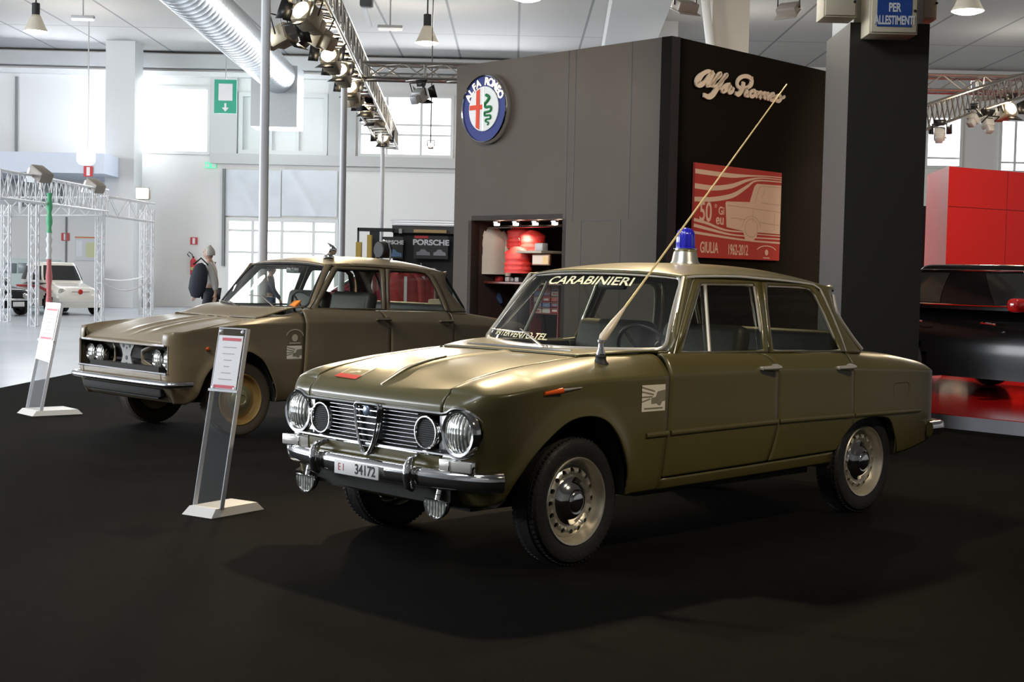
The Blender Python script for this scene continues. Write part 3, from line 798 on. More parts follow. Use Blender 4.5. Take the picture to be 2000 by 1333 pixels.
# bonnet strip, badge sticker, side repeater and spear, stickers
def hoodz(x, y): return FA['Zc'](x) + (FA['zi'](x) - FA['Zc'](x)) * abs(y / .5) ** 3 + .009 * math.exp(-(y / .022) ** 2) * sstep(.62, .45, x)
m = MB(); m.tube([(x, 0, hoodz(x, 0) + .004) for x in lin(.612, .20, 24)], [.004 + .003 * math.sin(math.pi * min(1, i / 22)) for i in range(25)], 8, flat=1.5); m.build('bonnet_strip', TRIM, carA)
def onhood(u, v, h=.0025):    # u: car y, v: x
    return (v, u, hoodz(v, u) + .0008 + h)
def sticker_on(F_, polys, mats_, name, parent):
    m = MB()
    for i, (pl_, hh) in enumerate(polys):
        n = 7; u0, u1, v0, v1 = pl_; m.grid([[F_(u0 + (u1 - u0) * a / n, v0 + (v1 - v0) * b / n, hh) for b in range(n + 1)] for a in range(n + 1)], mi=i)
    return m.build(name, mats_, parent, smooth=False)
KH = mat('sticker_tan', (.28, .22, .10), .4); RS = mat('sticker_red', (.62, .03, .03), .35); LT = mat('sticker_cream', (.82, .78, .66), .4)
sticker_on(onhood, [((-.385, -.215, .445, .595), .0008), ((-.375, -.225, .500, .590), .0016), ((-.385, -.215, .560, .598), .0024), ((-.365, -.325, .575, .588), .0030)][:3], [LT, KH, RS], 'bonnet_sticker', carA)
m = MB()
for (a, b) in (((-.33, .545), (-.30, .535)), ((-.30, .535), (-.275, .515)), ((-.285, .53), (-.26, .53)), ((-.295, .52), (-.30, .505))):
    m.grid([[onhood(a[0] + (b[0] - a[0]) * t, a[1] + (b[1] - a[1]) * t + w, .0034) for w in (-.006, .006)] for t in lin(0, 1, 3)])
m.build('sticker_emblem', LT, carA, smooth=False)
def ond(x, z, h=0): return (x, FA['W'](x) + .002 + h, z)
m = MB(); m.tube([(.285, FA['W'](.28) + .004, .832), (.175, FA['W'](.18) + .008, .842)], [.009, .014], 10); m.build('side_repeater', AMBER, carA)
m = MB(); m.tube([(.175, FA['W'](.18) + .004, .8425), (.04, FA['W'](.0) + .003, .851)], [.0085, .003], 8); m.build('side_spear', TRIM, carA)
def side_sticker(F_, P0, w, h, parent, name):
    root_m = MB(); x0, z0 = P0
    root_m.grid([[F_(x0 - w * a / 3, z0 - h * b / 3, .0008) for b in range(4)] for a in range(4)], mi=0)
    g1 = [((0, .05), (.55, .22)), ((0, .22), (.5, .34)), ((0, .42), (.45, .42)), ((0, .60), (.35, .50))]
    for (a, b) in g1:
        root_m.grid([[F_(x0 - w * (a[0] + (b[0] - a[0]) * t), z0 - h * (a[1] + (b[1] - a[1]) * t + q), .0016) for q in (0, .055)] for t in (0, .5, 1)], mi=1)
    car_o = [(.40, .72), (.40, .50), (.58, .46), (.66, .26), (1.0, .20), (1.0, .62), (.86, .64), (.80, .78), (.70, .78), (.64, .70)]
    root_m.add([F_(x0 - w * a, z0 - h * b, .0022) for a, b in car_o], [tuple(range(len(car_o)))], 1)
    root_m.grid([[F_(x0 - w * (.1 + .8 * t), z0 - h * q, .0016) for q in (.86, .92)] for t in (0, .5, 1)], mi=1)
    return root_m.build(name, [LT, mat('sticker_grey_print', (.24, .22, .16), .5)], parent, smooth=False)
side_sticker(ond, (-.385, .845), .175, .130, carA, 'door_sticker')
m = MB()    # filler flap outline
fl = [(-2.74, .765), (-2.90, .765), (-2.915, .75), (-2.915, .64), (-2.90, .625), (-2.74, .625), (-2.725, .64), (-2.725, .75)]
m.tube([ond(x, z, -.0015) for x, z in fl], .0022, 5, closed=True); m.build('filler_flap_gap', mat('gap_shadow_paint', (.04, .034, .015), .6), carA)
# lettering on the glass
def on_glass(t, FF, uc, vc, wdt, hgt, mt, nm, parent, shear=.2):
    cu = bpy.data.curves.new(nm, 'FONT'); cu.body = t; cu.size = 1; cu.align_x = 'CENTER'; cu.align_y = 'CENTER'; cu.offset = .016; cu.shear = shear
    ob = bpy.data.objects.new(nm, cu); COL.objects.link(ob); dg = bpy.context.evaluated_depsgraph_get(); dg.update()
    me = bpy.data.meshes.new_from_object(ob.evaluated_get(dg)); bpy.data.objects.remove(ob)
    xs_ = [v.co.x for v in me.vertices]; ys_ = [v.co.y for v in me.vertices]; W_ = max(xs_) - min(xs_); H_ = max(ys_) - min(ys_)
    for v in me.vertices:
        u = uc + v.co.x / W_ * wdt; w_ = vc + v.co.y / H_ * hgt; p = FF['ws'](u, w_); q = FF['ws'](u, w_ + .01) - p; r_ = FF['ws'](u + .01, w_) - p; n = r_.cross(q).normalized()
        if n.x < 0: n = -n
        v.co = p + n * .003
    me.materials.clear(); me.materials.append(mt); o = bpy.data.objects.new(nm, me); COL.objects.link(o); o.parent = parent; return o
on_glass('CARABINIERI', FA, -.09, .885, 1.12, .115, CREAM, 'windscreen_lettering', carA, -.0)
on_glass('INTERVENTO-TEL.', FA, -.46, .11, .80, .085, CREAM, 'windscreen_lettering', carA, .0)
wipers(carA, FA, [(.02, -.46, .17, -.95, -.30, .12, .14), (.62, .18, .18, -.20, .50, .05, .03)][:1], mat('wiper_steel', (.55, .55, .55), .25, 1.))
m = MB(); m.tube([(x, y, FA['zi'](x) + .014) for x, y in ((-.33, -.42), (-.31, -.1), (-.31, .22), (-.34, .34))], [.004, .009, .009, .004], 8, flat=1.6); m.build('scuttle_vent', CHROME, carA)
# whip aerial on its insulator
ab = Vector((-.235, .635, .942)); tip = Vector((-1.757, .6, 2.459)); p1_ = Vector((-.31, .615, 1.075))
m = MB(); m.lathe([(.040, -.012), (.040, .006), (.030, .018), (.026, .030), (.028, .040), (.022, .048)], 20, T=Matrix.Translation(ab)); ao = m.build('aerial_base', BLACK, carA)
m = MB(); m.lathe([(.022, .046), (.024, .054), (.014, .080), (.013, .105), (.018, .110), (.018, .120), (0, .124)], 20, T=Matrix.Translation(ab)); m.build('aerial_insulator', CHROME, ao)
m = MB(); top = ab + Vector((0, 0, .118)); d_ = (tip - top).normalized()
m.tube([top + d_ * t for t in (0, .02, .12, .20, .24)], [.014, .022, .018, .010, .006], 10); m.build('aerial_spring', mat('cream_insulator', (.72, .62, .48), .3), ao)
m = MB(); n = 26; m.tube([top + d_ * .22 + (tip - top - d_ * .22) * (i / n) for i in range(n + 1)], [.0062 - .0030 * i / n for i in range(n + 1)], 8)
m.build('aerial_whip', mat('brass_whip', (.86, .70, .36), .3, .35), ao)
# rear bumper, beacon
m = MB(); pth = spline([(-3.15, .775), (-3.30, .760), (-3.385, .70), (-3.405, .55), (-3.41, 0)], 6)
P = []; pts = pth + [(x, -y) for x, y in pth[::-1][1:]]
for i, (x, y) in enumerate(pts):
    n = Vector((x + 2.9, y * .35)).normalized() if abs(y) < .74 else Vector((0, 1 if y > 0 else -1)); P.append([(x + n.x * o, y + n.y * o, z + .02) for o, z in prof])
m.grid(P); m.add(P[0], [tuple(range(len(prof)))]); m.add(P[-1], [tuple(range(len(prof)))]); m.build('rear_bumper', CHROME, carA, ang=50)
bc = Vector((-1.65, 0, 1.448)); m = MB()
m.lathe([(.088, -.004), (.088, .006), (.078, .020), (.068, .070), (.060, .082), (.0, .084)], 32, T=Matrix.Translation(bc))
o = m.build('beacon_base', mat('beacon_grey_metal', (.50, .50, .46), .3, .7), carA)
m = MB(); m.lathe([(.066, .078), (.070, .086), (.070, .094), (.056, .096)], 32, T=Matrix.Translation(bc)); m.build('beacon_ring', CHROME, o)
dm = MB(); N = 40; P = []
for h, r in ((.092, .054), (.10, .056), (.14, .055), (.175, .053), (.195, .047), (.208, .034), (.214, .015)):
    P.append([bc + Vector((r * (1 + .035 * math.cos(10 * a)) * math.cos(a), r * (1 + .035 * math.cos(10 * a)) * math.sin(a), h)) for a in lin(0, 2 * math.pi, 120)])
dm.grid(P); BL = mat('blue_beacon_plastic', (.02, .02, .55), .12, coat=1.); dm.build('beacon_dome', BL, o)
bpy.context.view_layer.update()
TH = math.radians(90) - (-2.34493685)
carA.location = (-.18036453, 7.2425217, 0); carA.rotation_euler = (0, 0, TH)

# ---- the khaki-grey prototype behind it
carB, FB = saloon('B', 'saloon_car', 'dull khaki saloon behind, with four round headlamps, open grille and yellow wheels')
NOB = FB['NO']
bk = MB(); bk.grid([[(.50, y, z) for z in lin(.50, .76, 3)] for y in lin(-.72, .72, 6)])
for z in (.53, .745): bk.grid([[(x, y, z) for x in (.50, .665)] for y in lin(-.72, .72, 6)])
for y in (-.71, .71): bk.grid([[(x, y, z) for x in (.50, .665)] for z in (.53, .745)])
bk.build('grille_recess', mat('recess_brown', (.030, .022, .014), .7), carB, smooth=False)
for s in (1, -1):
    for y_ in (.612, .458):
        headlamp(carB, .600, s * y_, .632, .071, .079)
    m = MB(); m.tube([(.56, s * .33, .545), (.60, s * .22, .60), (.60, s * .22, .68), (.56, s * .34, .735)], .022, 8, flat=.4); m.build('duct_rim', FB['PT'], carB)
bp_ = MB(); bp_.prism([(-.115, .535), (.115, .535), (.075, .60), (.06, .64), (.075, .68), (.13, .742), (-.13, .742), (-.075, .68), (-.06, .64), (-.075, .60)], -.006, .006, T=Matrix.Translation((.615, 0, 0)) @ XF)
o = bp_.build('grille_bracket', mat('bracket_grey', (.16, .16, .15), .5, .3), carB, smooth=False)
bp_ = MB()
for y, z, r in ((0, .62, .018), (0, .57, .014), (.05, .715, .014), (-.05, .715, .014), (0, .70, .010), (.055, .56, .010), (-.055, .56, .010)): bp_.lathe([(r, -.001), (r, .0015), (0, .0015)], 14, T=Matrix.Translation((.6215, y, z)) @ XF)
bp_.build('bracket_hole', BLACK, o)
m = MB(); m.tube([(.667, y, .748) for y in lin(-.66, .66, 10)], .010, 8, flat=.8); m.tube([(.672, y, .530) for y in lin(-.70, .70, 10)], .009, 8); m.build('grille_lip', mat('worn_steel_blue', (.20, .20, .22), .35, .5), carB)
bm_ = MB(); pr2 = [(-.020, .428), (.0, .426), (.014, .436), (.020, .446), (.018, .456), (.010, .470), (-.004, .476), (-.020, .474)]
sweep_bumper(bm_, bumper_path(False), pr2); bm_.build('front_bumper', mat('worn_chrome', (.62, .63, .65), .24, 1.), carB, ang=50)
m = MB(); m.bev((.63, 0, .375), (.10, 1.25, .07), .02); m.build('lower_apron', UNDER, carB)
for s in (1, -1):
    m = MB(); m.lathe([(.018, -.01), (.018, .010), (.012, .020), (0, .023)], 16, T=Matrix.Translation((.345, s * (FB['W'](.33) - .002), .725)) @ Matrix.Rotation(math.radians(-90 * s), 4, 'X')); m.build('side_repeater', mat('amber_dark', (.45, .07, .01), .3), carB)
def ond2(x, z, h=0): return (x, FB['W'](x) + .003 + h, z)
side_sticker(ond2, (-.405, .735), .150, .125, carB, 'door_sticker')
m = MB(); n = 20
P = [[ond2(-.485 + (.088 + w) * math.cos(math.pi * t) , .800 + (.070 + w) * math.sin(math.pi * t), .001) for w in (-.004, .004)] for t in lin(.08, .92, n)]
m.grid(P); m.grid([[ond2(-.485 + r * math.cos(a), .800 + r * math.sin(a), .001) for r in (0.001, .030)] for a in lin(0, 2 * math.pi, 24)]); m.grid([[ond2(x, z, .001) for z in (.752, .762)] for x in (-.43, -.54)])
m.build('club_decal', mat('decal_faded', (.55, .48, .36), .5), carB, smooth=False)
wipers(carB, FB, [(.60, .20, .22, -.10, .42, .22, .20), (-.10, -.55, .05, -.85, -.25, .02, .02)], mat('wiper_dark', (.10, .08, .06), .4, .5))
m = MB(); m.bev((-.66, .53, 1.075), (.02, .09, .075), .004, rot=Matrix.Rotation(math.radians(-50), 3, 'Y')); m.build('orange_card', mat('orange_card', (.85, .24, .02), .5), carB)
# old police lamp with clear bowl and the number box on the roof
m = MB(); m.lathe([(.05, 0), (.05, .01), (.04, .02), (0, .022)], 20, T=Matrix.Translation((-1.18, .30, 1.475))); m.tube([(-1.18, .30, 1.49), (-1.18, .30, 1.53)], .015, 8)
o = m.build('roof_lamp_foot', CHROME, carB)
m = MB(); T = Matrix.Translation((-1.18, .30, 1.545)) @ Matrix.Rotation(math.radians(80), 4, 'Y'); m.lathe([(0, -.07), (.035, -.06), (.055, -.02), (.060, .02), (.050, .03), (0, .03)], 24, T=T); m.build('roof_lamp', CHROME, o)
m = MB(); T = Matrix.Translation((-2.0, .05, 1.565)) @ XF; m.lathe([(0, -.06), (.06, -.06), (.075, -.04), (.078, .05), (.070, .06), (0, .06)], 28, T=T); o = m.build('roof_siren', BLACK, carB)
m = MB(); m.tube([(-2.0, -.05, 1.46), (-2.0, -.055, 1.56), (-2.0, -.03, 1.63), (-2.0, .05, 1.652), (-2.0, .13, 1.63), (-2.0, .155, 1.56), (-2.0, .15, 1.46)], .008, 8); m.build('siren_bracket', CHROME, o)
bpy.context.view_layer.update()
carB.location = (-2.68707047, 12.09210202, 0); carB.rotation_euler = (0, 0, TH)
# ================================================================== the exhibition hall
HW = mat('hall_wall_white', (.80, .79, .77), .6, noise=(.35, (.74, .735, .72), .3, .7))
HW2 = mat('hall_panel_white', (.74, .76, .80), .5)
GREY = mat('hall_grey_concrete', (.50, .50, .50), .7)
YB = 48.0; ZC = 8.42
def floor_mat():
    m = mat('hall_floor_grey', (.52, .56, .62), .22, noise=(.5, (.46, .50, .56), .35, .65), spec=.6); nt = m.node_tree; b = nt.nodes['Principled BSDF']; return m
m = MB(); m.grid([[(x, y, -.004) for y in (-8, 50)] for x in (-32, 30)], flip=True); struct(m.build('floor', floor_mat(), smooth=False))
# ceiling: large panels with dark joints
def ceil_mat():
    m = mat('ceiling_panels', (.37, .36, .35), .8); nt = m.node_tree; b = nt.nodes['Principled BSDF']
    tc = nt.nodes.new('ShaderNodeTexCoord'); br = nt.nodes.new('ShaderNodeTexBrick'); br.offset = 0
    br.inputs['Color1'].default_value = (.37, .36, .35, 1); br.inputs['Color2'].default_value = (.35, .34, .33, 1); br.inputs['Mortar'].default_value = (.16, .16, .16, 1)
    br.inputs['Scale'].default_value = 1; br.inputs['Mortar Size'].default_value = .035; br.inputs['Brick Width'].default_value = 1.9; br.inputs['Row Height'].default_value = 8.6
    nt.links.new(tc.outputs['Object'], br.inputs['Vector']); nt.links.new(br.outputs['Color'], b.inputs['Base Color']); return m
m = MB(); m.grid([[(x, y, ZC) for y in (-8, 50)] for x in (-32, 30)]); struct(m.build('ceiling', ceil_mat(), smooth=False))
# back wall pieced around its window and door openings (pixel frame -> metres on the wall)
def bx_(px, py): p = at(px, py, YB); return p.x, p.z
class R:      # rectangle on the back wall from two pixel corners
    def __init__(s, x0, y0, x1, y1):
        a = at(x0, (y0 + y1) / 2, YB).x; b = at(x1, (y0 + y1) / 2, YB).x; c = at((x0 + x1) / 2, y1, YB).z; d = at((x0 + x1) / 2, y0, YB).z
        s.x0, s.x1, s.z0, s.z1 = a, b, c, d
W1 = R(262, 168, 411, 301); W2 = R(466, 182, 640, 303); W3 = R(700, 185, 886, 308); D1 = R(440, 427, 660, 600); W4 = R(1806, 225, 1880, 330); W5 = R(1950, 232, 2060, 340)
D1.z0 = 0
WP = R(440, 332, 660, 424)
def wall_with_holes(name, x0, x1, z0, z1, holes, y, t, m_):
    xs_ = sorted(set([x0, x1] + [h.x0 for h in holes] + [h.x1 for h in holes])); zs_ = sorted(set([z0, z1] + [h.z0 for h in holes] + [h.z1 for h in holes])); mb = MB()
    for i in range(len(xs_) - 1):
        for j in range(len(zs_) - 1):
            cx, cz = (xs_[i] + xs_[i + 1]) / 2, (zs_[j] + zs_[j + 1]) / 2
            if any(h.x0 < cx < h.x1 and h.z0 < cz < h.z1 for h in holes): continue
            mb.box((cx, y + t / 2, cz), (xs_[i + 1] - xs_[i], t, zs_[j + 1] - zs_[j]))
    return struct(mb.build(name, m_, smooth=False))
wall_with_holes('wall_back', -32, 30, 0, ZC, [W1, W2, W3, D1, W4, W5], YB, .3, HW)
for nm, x in (('wall_left', -32.1), ('wall_right', 30.1)):
    m = MB(); m.box((x, 21, ZC / 2), (.2, 58, ZC)); struct(m.build(nm, HW, smooth=False))
m = MB(); m.box((-1, -8.1, ZC / 2), (62, .2, ZC)); struct(m.build('wall_front', mat('dim_wall_front', (.32, .31, .30), .7), smooth=False))
LIT = mat('daylight_pane', (.9, .93, .95), .4, emit=(.93, .97, 1.), es=2.4)
LIT2 = mat('blind_lit_pane', (.75, .76, .75), .6, emit=(.95, .97, 1.), es=.04)
FRM = mat('window_frame_white', (.72, .73, .72), .45)
def window(n, r, nx, zs_, pm, fw_=.10, fm=FRM, name='window'):
    f = MB(); y = YB + .02
    f.box(((r.x0 + r.x1) / 2, y, r.z0 + fw_ / 2), (r.x1 - r.x0 + .0, .16, fw_)); f.box(((r.x0 + r.x1) / 2, y, r.z1 - fw_ / 2), (r.x1 - r.x0, .16, fw_))
    for x in (r.x0 + fw_ / 2, r.x1 - fw_ / 2): f.box((x, y, (r.z0 + r.z1) / 2), (fw_, .158, r.z1 - r.z0))
    for t in nx: f.box((r.x0 + (r.x1 - r.x0) * t, y + .02, (r.z0 + r.z1) / 2), (fw_ * .8, .10, r.z1 - r.z0))
    for t in zs_: f.box(((r.x0 + r.x1) / 2, y + .03, r.z0 + (r.z1 - r.z0) * t), (r.x1 - r.x0, .09, fw_ * .6))
    o = struct(f.build('%s_%d' % (name, n), fm, smooth=False))
    g = MB(); g.box(((r.x0 + r.x1) / 2, YB + .14, (r.z0 + r.z1) / 2), (r.x1 - r.x0 - .02, .02, r.z1 - r.z0 - .02)); g.build('window_pane', pm, o, smooth=False)
    return o
window(1, W1, [], [], LIT); window(2, W2, [.36, .66], [], LIT2, .14); window(3, W3, [.30, .66], [.36, .52], LIT)
window(4, W4, [], [.2], LIT); window(5, W5, [.3], [.2], LIT)
window(1, D1, [.24, .50, .78], [.62, .86], LIT, .12, name='door')
# white panels, pilasters, ledge and beam of the back wall
def wallbox(name, r, d, mt, st=True, y=YB):
    m = MB(); m.box(((r.x0 + r.x1) / 2, y - d / 2, (r.z0 + r.z1) / 2), (r.x1 - r.x0, d, r.z1 - r.z0)); o = m.build(name, mt, smooth=False)
    return struct(o) if st else o
wallbox('trim_1', R(-100, 112, 1000, 138), .5, GREY)
wallbox('trim_2', R(-100, 144, 1000, 153), .35, mat('ledge_white', (.78, .78, .78), .5))
wallbox('trim_3', R(412, 150, 464, 318), .12, mat('pilaster_grey', (.60, .60, .59), .6)); wallbox('trim_4', R(642, 165, 696, 320), .12, mat('pilaster_grey', (.6, .6, .59), .6))
wallbox('trim_5', R(412, 305, 900, 325), .2, mat('rail_grey', (.56, .56, .55), .6))
wallbox('trim_6', R(668, 330, 900, 336), .1, mat('rail_grey', (.56, .56, .55), .6))
wallbox('trim_7', R(435, 330, 440, 520), .14, mat('dark_joint', (.22, .23, .23), .6)); wallbox('trim_8', R(130, 150, 30, 296) if False else R(31, 150, 35, 296), .1, mat('dark_joint', (.22, .23, .23), .6))
wallbox('trim_9', R(128, 420, 130, 600), .06, mat('dark_joint', (.22, .23, .23), .6)); wallbox('trim_10', R(235, 602, 440, 606), .1, mat('dark_joint', (.22, .23, .23), .6))
wallbox('trim_11', R(1800, 160, 1960, 175), .3, GREY)
# translucent sheets over the doors
PL = mat('plastic_sheet', (.66, .69, .74), .5, noise=(1.2, (.72, .75, .80), .4, .6))
for i, (a, b) in enumerate(((441, 549), (551, 659))):
    r = R(a, 333, b, 423); m = MB(); P = []
    for u in lin(0, 1, 20):
        P.append([(r.x0 + (r.x1 - r.x0) * u, YB - .06 - .05 * math.exp(-((u - .15 - .5 * v) / .06) ** 2), r.z1 + (r.z0 - r.z1) * v) for v in lin(0, 1, 16)])
    m.grid(P); tag(m.build('plastic_sheet', PL), ['pale plastic sheet hung above the glass doors, left of its pair', 'pale plastic sheet hung above the glass doors, right of its pair'][i], 'sheet', 'plastic sheets above the doors')
# mezzanine box at far left
m = MB(); a = at(0, 296, 44); b = at(205, 340, 44); m.box(((a.x + b.x) / 2 - 2.5, 45.9, (a.z + b.z) / 2), (b.x - a.x + 5, 4, a.z - b.z)); struct(m.build('trim_12', mat('mezzanine_blue_white', (.62, .68, .80), .5), smooth=False))
r = R(-20, 348, 122, 402); wallbox('trim_13', r, .08, mat('dark_glass_band', (.10, .13, .14), .2))
for k, x in enumerate((40, 78, 108)):
    wallbox('trim_%d' % (14 + k), R(x, 346, x + 6, 404), .14, FRM)
# floor-to-ceiling columns of the hall
def column(n, x0, x1, Y, top, bottom=0, depth=1.0, mt=None, sidew=0):
    a = at(x0, 300, Y).x; b = at(x1, 300, Y).x; m = MB(); m.box(((a + b) / 2, Y + depth / 2, (top + bottom) / 2), (b - a, depth, top - bottom)); return struct(m.build('trim_%d' % n, mt or mat('column_white', (.66, .67, .68), .6), smooth=False))
column(20, 205, 262, 45.6, ZC)
column(21, 1270, 1318, 40, ZC, mt=mat('column_grey', (.50, .51, .52), .6)); column(22, 1384, 1456, 34, ZC, mt=mat('column_beige', (.56, .51, .45), .6)); 
m = MB(); a = at(1170, 50, 38); m.box((a.x + .9, 37.5, 8.1), (1.4, 14, .6), rot=Matrix.Rotation(math.radians(-2), 3, 'Z')); struct(m.build('trim_23', mat('beam_grey', (.52, .53, .54), .6), smooth=False))
m = MB(); m.tube([at(1375, -20, 33.8), at(1392, 130, 33.8)], .10, 10); tag(m.build('drain_pipe', WHITE), 'white vertical pipe against the beige column above the stand', 'pipe')
m = MB(); m.tube([at(1270, -20, 39.4), at(1270, 130, 39.4)], .10, 10); tag(m.build('drain_pipe', WHITE), 'white vertical pipe beside the grey column above the stand', 'pipe')
# ventilation duct with its end box
m = MB(); A_ = at(315, -70, 27); B_ = at(545, 150, 44.5); n = 60; pts = []; rs = []
d_ = (B_ - A_).normalized()
for i in range(n * 6 + 1):
    t = i / (n * 6); k = (t * n * .7) % 1; pts.append(A_.lerp(B_, t)); rs.append(.54 - .018 * abs(2 * k - 1) ** 3)
m.tube(pts, rs, 28); du = thing('ventilation_duct', 'silver ribbed ventilation duct running under the ceiling to a square box', 'duct', A_)
bpy.context.view_layer.update()
FOIL = mat('duct_foil', (.42, .45, .48), .36, .8, bump=(2.2, .8))
m.v = [tuple(Vector(p) - A_) for p in m.v]; m.build('duct_hose', FOIL, du)
m = MB(); p = at(545, 185, 44); q = at(577, 247, 44); p0 = at(487, 175, 44)
m.box((p0.x + (q.x - p0.x) / 2, 44.9, (at(530, 125, 44).z + q.z) / 2), (q.x - p0.x, 1.3, at(530, 125, 44).z - q.z)); m.v = [tuple(Vector(p_) - A_) for p_ in m.v]; m.build('duct_box', mat('galvanised', (.52, .55, .58), .4, .7), du, smooth=False)
# ------------------------------------------------------------------ lamps under the ceiling
def pendant(px, py, Y, sc, lab):
    p = at(px, py, Y); t = thing('pendant_lamp', lab, 'lamp', p, group='bell lamps under the hall ceiling')
    m = MB(); m.tube([(0, 0, ZC - p.z + .0), (0, 0, .72 * sc)], .02, 6); m.lathe([(.10 * sc, .42 * sc), (.10 * sc, .72 * sc), (.03, .74 * sc)], 16); m.build('lamp_housing', BLK2, t)
    m = MB(); m.lathe([(.10 * sc, .42 * sc), (.14 * sc, .34 * sc), (.24 * sc, .10 * sc), (.30 * sc, .0)], 24, caps=False); m.build('lamp_shade', mat('lamp_shade_glass', (.55, .52, .44), .35, emit=(1, .85, .6), es=.12), t, solid=.01)
    m = MB(); m.lathe([(.0, -.05 * sc), (.16 * sc, -.05 * sc), (.28 * sc, -.01 * sc), (.27 * sc, .02 * sc)], 24); m.build('lamp_bulb', mat('lamp_glow', (1, 1, 1), .5, emit=(1, .93, .78), es=9), t)
    l = lamp('POINT', 'pendant_light', (0, 0, -.35), 160, (1, .9, .72), .15); l.parent = t
    return t
pendant(70, 62, 37, 1.0, 'bell lamp hanging at the far left under the ceiling'); pendant(834, 84, 37, 1.0, 'bell lamp hanging above the cross truss, left of the badge wall')
pendant(1030, -2, 31, 1.0, 'glowing bell lamp at the top edge above the grey badge wall'); pendant(1890, 22, 30, 1.1, 'large glowing bell lamp at the upper right, beside the black column')
for px, py, Y, w, lab in ((162, 38, 36, .58, 'short grey strip light on the ceiling at the far left'), (762, 57, 35.5, .62, 'glowing strip light on the ceiling left of the bell lamp')):
    p = at(px, py, Y); t = thing('strip_light', lab, 'light fitting', p, group='strip lights on the ceiling')
    m = MB(); m.bev((0, 0, .06), (w, .14, .07), .02); m.tube([(0, 0, .08), (0, 0, ZC - p.z)], .02, 6); m.build('light_body', GREY, t)
    m = MB(); m.bev((0, 0, 0), (w * .96, .12, .06), .025); m.build('light_tube', mat('strip_glow', (.9, .9, .9), .5, emit=(1, .97, .92), es=1.6 if px > 500 else .5), t)
p = at(716, 4, 30); m = MB(); m.bev(tuple(p), (.26, .3, .22), .03); m.tube([p, (p.x, p.y, ZC)], .02, 6); tag(m.build('ceiling_speaker', mat('dark_grey_box', (.10, .10, .10), .5)), 'dark box on the ceiling at the top edge beside a metal rail', 'box')
m = MB(); m.box(tuple((at(694, -40, 30) + at(724, 52, 34)) / 2), (.08, (at(724, 52, 34) - at(694, -40, 30)).length, .08), rot=(at(724, 52, 34) - at(694, -40, 30)).to_track_quat('Y', 'Z').to_matrix()); tag(m.build('ceiling_rail', ALU), 'metal rail on the ceiling pointing at the strip light', 'rail')
# ------------------------------------------------------------------ lattice trusses
def truss(a, b, w, h, r, step, mt, name, label, cat='truss', group=None, tri=False):
    """box lattice beam from a to b (centre line)"""
    a = Vector(a); b = Vector(b); d = (b - a); L = d.length; d.normalize(); up = Vector((0, 0, 1)) if abs(d.z) < .9 else Vector((0, 1, 0)); s_ = d.cross(up).normalized(); u_ = s_.cross(d)
    cs = [s_ * w / 2 + u_ * h / 2, -s_ * w / 2 + u_ * h / 2, -s_ * w / 2 - u_ * h / 2, s_ * w / 2 - u_ * h / 2]; m = MB()
    for c in cs: m.tube([a + c, b + c], r, 8)
    n = max(2, int(L / step))
    for i in range(n):
        p = a + d * L * i / n; q = a + d * L * (i + 1) / n
        for k in range(4):
            c0, c1 = cs[k], cs[(k + 1) % 4]
            if (i + k) % 2: c0, c1 = c1, c0
            m.tube([p + c0, q + c1], r * .55, 5, caps=False)
        if i % 3 == 0:
            for k in range(4): m.tube([p + cs[k], p + cs[(k + 1) % 4]], r * .6, 5, caps=False)
    o = m.build(name, mt); return tag(o, label, cat, group)
TRm = mat('truss_aluminium', (.62, .60, .56), .30, .95)
ta, tb = at(592, -60, 13.5), at(757, 292, 34); ta.z = 4.42; tb.z = 4.42
ta.x, tb.x = -2.18, -2.98
truss(ta, tb, .38, .38, .024, .28, TRm, 'lighting_truss', 'aluminium lighting truss running away from above the khaki car, carrying spotlights')
za = at(690, 140, 21.5); truss((-2.3, 21.5, at(800, 141, 21.5).z), (8.4, 21.5, at(800, 141, 21.5).z), .34, .22, .022, .30, TRm, 'lighting_truss', 'straight aluminium truss crossing behind the grey badge wall')
# curved truss at the upper right
cpt = [at(1800, 232, 19), at(1850, 215, 19.5), at(1900, 198, 20), at(1950, 182, 20.5), at(2010, 165, 21), at(2080, 150, 21.5)]
m = MB(); CS = spline([tuple(p) for p in cpt], 5); w = .16
for dy, dz in ((w, w), (-w, w), (-w, -w), (w, -w)): m.tube([Vector(p) + Vector((0, dy, dz)) for p in CS], .022, 8)
for i in range(len(CS) - 1):
    p, q = Vector(CS[i]), Vector(CS[i + 1]); c = [Vector((0, w, w)), Vector((0, -w, w)), Vector((0, -w, -w)), Vector((0, w, -w))]
    for k in range(4): m.tube([p + c[k], q + c[(k + 1) % 4]], .012, 5, caps=False)
tag(m.build('curved_truss', TRm), 'curved aluminium truss rising to the right edge beyond the black column', 'truss')
truss(at(1905, 176, 23), at(2060, 160, 23), .3, .3, .022, .3, TRm, 'lighting_truss', 'short aluminium truss at the right edge behind the curved truss')
def pole(px, Y, top, r, lab):
    p = at(px, 500, Y); m = MB(); m.lathe([(r, 0), (r, top)], 20, T=Matrix.Translation((p.x, Y, 0))); m.lathe([(r * 3.2, 0), (r * 3.2, .012), (r * 1.1, .014)], 24, T=Matrix.Translation((p.x, Y, 0)))
    return tag(m.build('truss_pole', mat('pole_white', (.62, .62, .64), .35, .0)), lab, 'pole', 'poles carrying the lighting truss')
pole(513, 15.6, 5.2, .052, 'thickest steel pole, rising behind the khaki car'); pole(667, 21.6, 4.35, .050, 'middle steel pole carrying the truss, right of the glass doors'); pole(744, 31, 4.3, .045, 'thinnest steel pole, below the far end of the truss')
